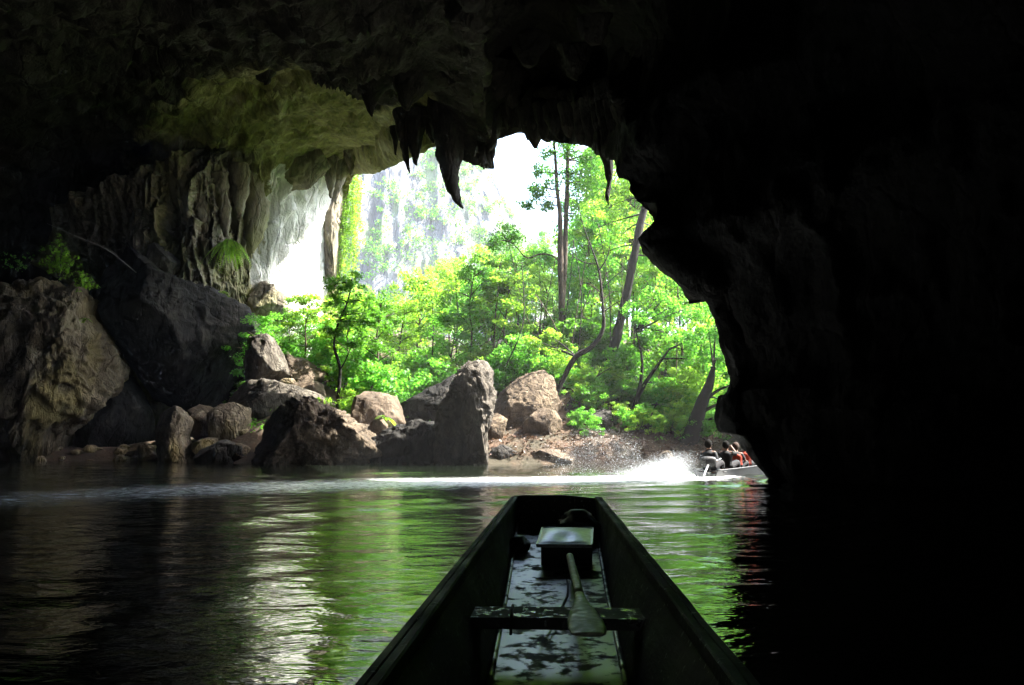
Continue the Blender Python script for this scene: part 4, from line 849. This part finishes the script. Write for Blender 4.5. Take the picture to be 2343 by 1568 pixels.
# black box with a shiny padded top, dark bundles beside it
m, nt, b = new_mat('shiny_grey_vinyl'); v = mapping(nt); n1 = noise(nt, v, 5, 4, .5); n2 = noise(nt, v, 24, 3, .5)
nt.links.new(ramp(nt, n2, [(.4, (.06, .065, .065)), (.7, (.14, .15, .15))]), b.inputs['Base Color']); b.inputs['Roughness'].default_value = .28; bump(nt, n1, .3, .02, b); M['vinyl'] = m
M['blk'] = plain_mat('black_plastic', (.008, .008, .008), .6, .3)
bx = thing('seat_box', 'black box with a shiny grey padded lid standing before the bow', 'box', BP(5.5, 0.0, .055))
def rel(s, off, z): return BP(s, off, z) - np.array(bx.location)
nf, fr = [], []
def slab8(pts, name, mat, par, bev=.012):
    o = mesh_obj(name, pts, [[0, 1, 2, 3], [7, 6, 5, 4], [0, 4, 5, 1], [1, 5, 6, 2], [2, 6, 7, 3], [3, 7, 4, 0]], mat, par, False)
    md = o.modifiers.new('b', 'BEVEL'); md.width = bev; md.segments = 3; return o
cx_ = .065
slab8([rel(5.28, cx_ - .168, .053), rel(5.28, cx_ + .168, .053), rel(5.70, cx_ + .168, .09), rel(5.70, cx_ - .168, .09), rel(5.24, cx_ - .168, .225), rel(5.24, cx_ + .168, .225), rel(5.70, cx_ + .168, .270), rel(5.70, cx_ - .168, .270)], 'body', M['blk'], bx)
gx = []
for i in range(24):
    for j in range(20):
        a_, c_ = i / 23, j / 19; puff = .026 * (math.sin(math.pi * a_) * math.sin(math.pi * c_)) ** .45 - .012 * math.exp(-((a_ - .5) / .18) ** 2 - ((c_ - .3) / .25) ** 2)
        s_ = 5.22 + .52 * c_; gx.append(rel(s_, cx_ - .182 + .364 * a_ + .03 * (c_ - .5), .228 + .052 * c_ + puff))
gx = np.array(gx); bot = gx.copy(); bot[:, 2] = np.minimum(bot[:, 2], np.array([rel(5.22 + .52 * (k % 20) / 19, 0, .226 + .052 * (k % 20) / 19)[2] for k in range(480)]) - .014)
f1 = grid_faces(24, 20)
rim = [0 + i * 20 for i in range(24)] + [23 * 20 + j for j in range(1, 20)] + [i * 20 + 19 for i in range(22, -1, -1)] + [j for j in range(18, 0, -1)]
fs = np.concatenate([f1[:, ::-1], f1 + 480]).tolist() + [[rim[k], rim[(k + 1) % len(rim)], rim[(k + 1) % len(rim)] + 480, rim[k] + 480] for k in range(len(rim))]
ld = mesh_obj('lid', np.concatenate([gx, bot]), fs, M['vinyl'], bx)
pr_ = gx[[r for r in rim]] + np.array((0, 0, .002)); mb = MB(); mb.tube(np.concatenate([pr_, pr_[:1]]), [.006] * (len(pr_) + 1), 5, None, 0, 0, False); mb.build('piping', M['vinyl'], ld)
def bundle(label, s, off, size, seed):
    v, f = ico(4); p = v * np.array(size) * (1 + .28 * fbm(v * 1.6 + seed, 4, seed, ridged=True))[:, None]; z = float(np.interp(s, ss, fz))
    p[:, 2] = np.maximum(p[:, 2], -size[2] * .7)
    o = mesh_obj('cloth_bundle', p, f, M['blk']); o.location = (BP(s, off, z + size[2] * .68)).tolist(); return tag(o, label, 'bundle')
bundle('crumpled black cloth lying left of the shiny-topped box', 5.75, -.27, (.07, .13, .06), 3)
bundle('black bag slumped between the shiny-topped box and the bow board', 6.25, .17, (.15, .20, .12), 4)
mb = MB(); c0 = BP(4.0, 0, .06)
mb.tube([BP(3.40, -.10, .20) - c0, BP(3.55, -.07, .11) - c0, BP(3.7, -.03, .062) - c0, BP(4.1, .02, .06) - c0, BP(4.5, .06, .062) - c0, BP(4.95, .06, .075) - c0], [.006] * 6, 6, 30)
mb.tube([BP(3.40, -.08, .20) - c0, BP(3.6, -.04, .1) - c0, BP(3.75, 0, .062) - c0, BP(4.15, .035, .06) - c0], [.005] * 4, 6, 20)
o = mb.build('cable', M['blk']); o.location = c0.tolist(); tag(o, 'thin black cable trailing over the wet floor of the boat under the paddle', 'cable')

# ------------------------------------------------------------------ the passing boat and its people
M['fboat'] = plain_mat('grey_weathered_hull', (.011, .011, .010), .5, .4, 4)
M['shirt_d'] = plain_mat('dark_shirt', (.006, .007, .008), .9, .3); M['shirt_g'] = plain_mat('grey_shirt', (.014, .016, .018), .9, .3)
M['orange'] = plain_mat('orange_life_vest', (.30, .028, .007), .7, .15); M['skin'] = plain_mat('skin', (.16, .085, .055), .6, .1); M['hair'] = plain_mat('black_hair', (.004, .0035, .003), .9, .3, spec=.1)
M['hair2'] = plain_mat('brown_hair', (.035, .016, .008), .9, .3); M['metal'] = plain_mat('engine_metal', (.30, .31, .32), .35, .3, 8, .3, .01, .5, .8); M['trouser'] = plain_mat('dark_trousers', (.007, .007, .009), .9, .2)
B0 = np.array((4.92, 20.1)); BD = np.array((.60, .80)); BD = BD / np.linalg.norm(BD); BN = np.array((-BD[1], BD[0]))
def Q(s, o, z): return np.array((B0[0] + BD[0] * s + BN[0] * o, B0[1] + BD[1] * s + BN[1] * o, z))
fb = thing('passing_boat', 'low grey wooden boat carrying four people round the dark cave wall', 'boat', (*B0, 0)); fo = np.array(fb.location)
st_ = np.linspace(0, 6.4, 30); hw = .44 * np.clip(1.06 - ((st_ - 2.6) / 4.6) ** 2, .25, 1); sh = .16 + .022 * st_ + .015 * np.maximum(0, st_ - 3.5) ** 2
pf = []
for k, s in enumerate(st_):
    w_, h_ = hw[k], sh[k]; r0 = .015 * max(0, s - 3.5) ** 2
    pf.append([Q(s, o_, z_) - fo for o_, z_ in ((-w_, h_), (-w_ * .82, .0 + r0), (-w_ * .7, -.10 + r0), (w_ * .7, -.10 + r0), (w_ * .82, 0 + r0), (w_, h_), (w_ - .03, h_), (w_ * .7, .03 + r0), (-w_ * .7, .03 + r0), (-w_ + .03, h_))])
g = np.array(pf); f = grid_faces(30, 10, True).tolist(); f += [list(range(10)), [29 * 10 + k for k in range(10)][::-1]]
mesh_obj('hull', g.reshape(-1, 3), f, M['fboat'], fb, False)
for sd in (-1, 1):
    mb = MB(); mb.tube([Q(s, sd * (hw[k] - .01), sh[k] + .008) - fo for k, s in enumerate(st_)], [.022] * 30, 6); mb.build('gunwale', M['fboat'], fb)
for s in (.40, 1.40, 2.05, 2.68, 3.6):
    mb = MB(); mb.box(Q(s, 0, .13) - fo, (.2, .74, .03), [(BD[0], BD[1], 0), (BN[0], BN[1], 0), (0, 0, 1)]); mb.build('seat_board', M['fboat'], fb)
en = thing('outboard_engine', 'long-tail engine with a pale shaft slanting down into the white water', 'engine', Q(.08, -.05, .22)); eo = np.array(en.location)
v, f = ico(3); p = np.sign(v) * np.abs(v) ** .6 * np.array((.20, .15, .14)); mesh_obj('engine_block', p + Q(.08, -.05, .38) - eo, f, M['blk'], en)
mb = MB(); mb.box(Q(.08, -.05, .24) - eo, (.08, .08, .12)); mb.build('mount', M['blk'], en)
mb = MB(); mb.tube([Q(.0, -.08, .32) - eo, Q(-.55, -.22, .14) - eo, Q(-1.05, -.36, -.04) - eo], [.032, .026, .02], 8, 8); mb.build('shaft', M['metal'], en)
mb = MB(); mb.tube([Q(.15, -.15, .38) - eo, Q(.5, -.22, .46) - eo], [.018, .015], 6); mb.build('tiller', M['metal'], en)
mb = MB()
for a_ in (0, 2.09, 4.19):
    mb.box(Q(-1.07, -.365, -.05) - eo + np.array((0, .05 * math.cos(a_), .05 * math.sin(a_))), (.012, .07, .05))
mb.build('propeller', M['metal'], en)

def person(label, s, o, lean, torso_mat, hair_mat, arms, vest=None, scale=1.0, seat=.15, turn=0.0, big_hair=1.0):
    """seated figure facing along the boat, one skinned body; clothing and hair are its children"""
    root = thing('person', label, 'person', Q(s, o, seat)); root.rotation_euler = (0, 0, math.atan2(BD[1], BD[0]) - math.pi / 2 + turn); root.scale = (scale,) * 3
    J = [(0, 0, .10), (0, lean * .3, .28), (0, lean * .8, .46), (0, lean * 1.0, .53), (0, lean * 1.1, .60), (0, lean * 1.15 + .01, .69), (0, lean * 1.15 + .01, .78)]
    R = [(.15, .115), (.135, .10), (.155, .10), (.075, .07), (.052, .055), (.075, .09), (.06, .075)]
    E = [(i, i + 1) for i in range(6)]
    for sd in (-1, 1):
        b_ = len(J); el, ha = arms[0 if sd < 0 else 1]
        J += [(sd * .17, lean, .49), (sd * el[0], el[1], el[2]), (sd * ha[0], ha[1], ha[2]), (sd * (ha[0] - .01), ha[1] + .08, ha[2] - .01)]
        R += [(.058, .058), (.043, .043), (.032, .03), (.04, .02)]; E += [(2, b_), (b_, b_ + 1), (b_ + 1, b_ + 2), (b_ + 2, b_ + 3)]
        l = len(J); J += [(sd * .10, .06, .08), (sd * .17, .42, .20), (sd * .16, .55, -.06), (sd * .16, .66, -.08)]; R += [(.085, .08), (.062, .06), (.045, .045), (.045, .03)]
        E += [(0, l), (l, l + 1), (l + 1, l + 2), (l + 2, l + 3)]
    me = bpy.data.meshes.new('body'); me.from_pydata(J, E, []); bo = bpy.data.objects.new('body', me); COL.objects.link(bo); bo.parent = root
    sk = bo.modifiers.new('skin', 'SKIN'); sk.use_smooth_shade = True
    for k, vv_ in enumerate(me.skin_vertices[0].data): vv_.radius = R[k]; vv_.use_root = (k == 0)
    bo.modifiers.new('sub', 'SUBSURF').levels = 2; bo.modifiers['sub'].render_levels = 2
    me.materials.append(M['skin'])
    def shell(name, mat, pts, rad, sides=14, squash=.72):
        v_, f_ = tube(pts, rad, sides, 12); pts_ = catmull(np.array(pts, float), 12); c_ = np.repeat(pts_, sides, 0)
        v_[:, 1] = c_[:, 1] + (v_[:, 1] - c_[:, 1]) * squash; return mesh_obj(name, v_, f_, mat, root)
    shell('shirt', torso_mat, [(0, 0, .04), (0, lean * .3, .28), (0, lean * .85, .45), (0, lean, .525), (0, lean, .56)], [.19, .172, .205, .13, .075])
    for sd in (-1, 1):
        el, ha = arms[0 if sd < 0 else 1]; a_, b_ = np.array((sd * .15, lean * .95, .48)), np.array((sd * el[0], el[1], el[2]))
        mb = MB(); mb.tube([a_, a_ + (b_ - a_) * .5, a_ + (b_ - a_) * .95], [.082, .072, .060], 10, 8); mb.build('sleeve', torso_mat, root)
        mb = MB(); mb.tube([(sd * .09, .0, .07), (sd * .17, .42, .20), (sd * .165, .50, .05)], [.11, .085, .07], 10, 12); mb.build('trouser_leg', M['trouser'], root)
    if vest:
        vs = shell('life_vest', vest, [(0, 0, .12), (0, lean * .35, .26), (0, lean * .8, .43), (0, lean * .95, .515)], [.205, .205, .215, .13], 16, .8)
    v_, f_ = ico(3); hd = np.array((0, lean * 1.15 + .0, .72)); p_ = v_ * np.array((.092, .108, .125))
    p_[:, 1] += .012 * np.exp(-((p_[:, 2] + .01) / .02) ** 2) * (v_[:, 1] > .85); mesh_obj('head', p_ + hd, f_, M['skin'], root)
    hv = v_ * np.array((.104, .118, .128)) * big_hair * (1 + .06 * fbm(v_ * 4, 2, 3))[:, None]; keep = (hv[:, 1] < .045) | (hv[:, 2] > .05); low = hv[:, 2] < -.06
    hv[~keep] *= .80; hv[low & (hv[:, 1] > 0)] *= .80; mesh_obj('hair', hv + hd + np.array((0, -.012, .012)), f_, hair_mat, root)
    return root
REST = (((.24, .12, .30), (.20, .34, .26)), ((.24, .12, .30), (.20, .34, .26)))
person('boatman in a dark shirt sitting at the stern beside the engine', .40, .06, -.02, M['shirt_g'], M['hair'], (((.27, .05, .28), (.26, .22, .22)), ((.25, -.05, .27), (.22, -.22, .25))), None, .92, .16)
person('passenger in dark clothes raising a camera to the face', 1.40, .0, .02, M['shirt_d'], M['hair'], (((.26, .16, .46), (.07, .19, .70)), ((.26, .16, .46), (.07, .19, .70))), None, .90, .15)
person('brown-haired passenger in an orange life vest sitting mid-boat', 2.05, -.02, .03, M['shirt_d'], M['hair2'], REST, M['orange'], .84, .15, 0, 1.08)
person('passenger in an orange life vest sitting foremost, one arm stretched to the gunwale', 2.68, -.04, .05, M['orange'], M['hair'], (((.26, .10, .30), (.22, .30, .25)), ((.32, .16, .36), (.40, .36, .24))), M['orange'], .86, .15)

# ------------------------------------------------------------------ spray thrown up by the engine
m, nt, b = new_mat('water_spray'); b.inputs['Base Color'].default_value = (.85, .88, .90, 1); b.inputs['Roughness'].default_value = .25
t = nt.nodes.new('ShaderNodeBsdfTranslucent'); t.inputs[0].default_value = (.85, .88, .9, 1); mx = nt.nodes.new('ShaderNodeMixShader'); mx.inputs[0].default_value = .5
nt.links.new(b.outputs[0], mx.inputs[1]); nt.links.new(t.outputs[0], mx.inputs[2]); nt.links.new(mx.outputs[0], nt.nodes['Material Output'].inputs[0]); M['spray'] = m
rs = np.random.default_rng(33); n = 64000
src = np.array(Q(-1.0, -.34, 0)); far_ = rs.uniform(size=n) < .30
r0 = np.abs(rs.normal(0, .55, n)); r1 = rs.uniform(0, 1, n) ** 1.6 * 3.0
L = np.where(far_, r1, r0); top = np.where(far_, .15 + 1.05 * np.sin(np.pi * np.clip(L / 4.2, 0, 1)) ** .9, .60 * np.exp(-L / .8) + .08)
x = src[0] - .55 - L + rs.normal(0, .26, n); y = src[1] - .18 * L + rs.normal(0, .15 + .08 * L, n)
z = .01 + top * rs.uniform(0, 1, n) ** np.where(far_, 1.2, 1.6)
keep_ = np.where(far_, fbm(np.stack([x * 1.8, y * 1.8, z * 1.8], 1), 3, 91) > -.25, True); x, y, z = x[keep_], y[keep_], z[keep_]; n = len(x)
s = rs.uniform(.0009, .0024, n) * (1 + 1.6 * (rs.uniform(size=n) > .97)); c = np.stack([x, y, z], 1)
tet = np.array([(1, 1, 1), (1, -1, -1), (-1, 1, -1), (-1, -1, 1)], float)
V = (c[:, None] + tet[None] * s[:, None, None]).reshape(-1, 3); b4 = np.arange(n)[:, None] * 4
Fc = np.concatenate([b4 + np.array(k) for k in ((0, 1, 2), (0, 3, 1), (0, 2, 3), (1, 3, 2))])
tag(mesh_obj('water_spray', V, Fc, m, None, False), 'plume of white water drops thrown up behind the passing boat', 'spray', kind='stuff')

# ------------------------------------------------------------------ humid air
hb = MB(); hb.box((0, 195, 48.5), (330, 460, 103)); hz = hb.build('haze', None, None, False); tag(hz, 'thin humid haze filling the valley and the cave', 'haze', kind='stuff')
m = bpy.data.materials.new('humid_air'); m.use_nodes = True; nt = m.node_tree; nt.nodes.remove(nt.nodes['Principled BSDF'])
pv = nt.nodes.new('ShaderNodeVolumePrincipled'); pv.inputs['Color'].default_value = (.93, .96, 1, 1); pv.inputs['Density'].default_value = .0006; pv.inputs['Anisotropy'].default_value = .3
nt.links.new(pv.outputs[0], nt.nodes['Material Output'].inputs['Volume']); hz.data.materials.append(m)
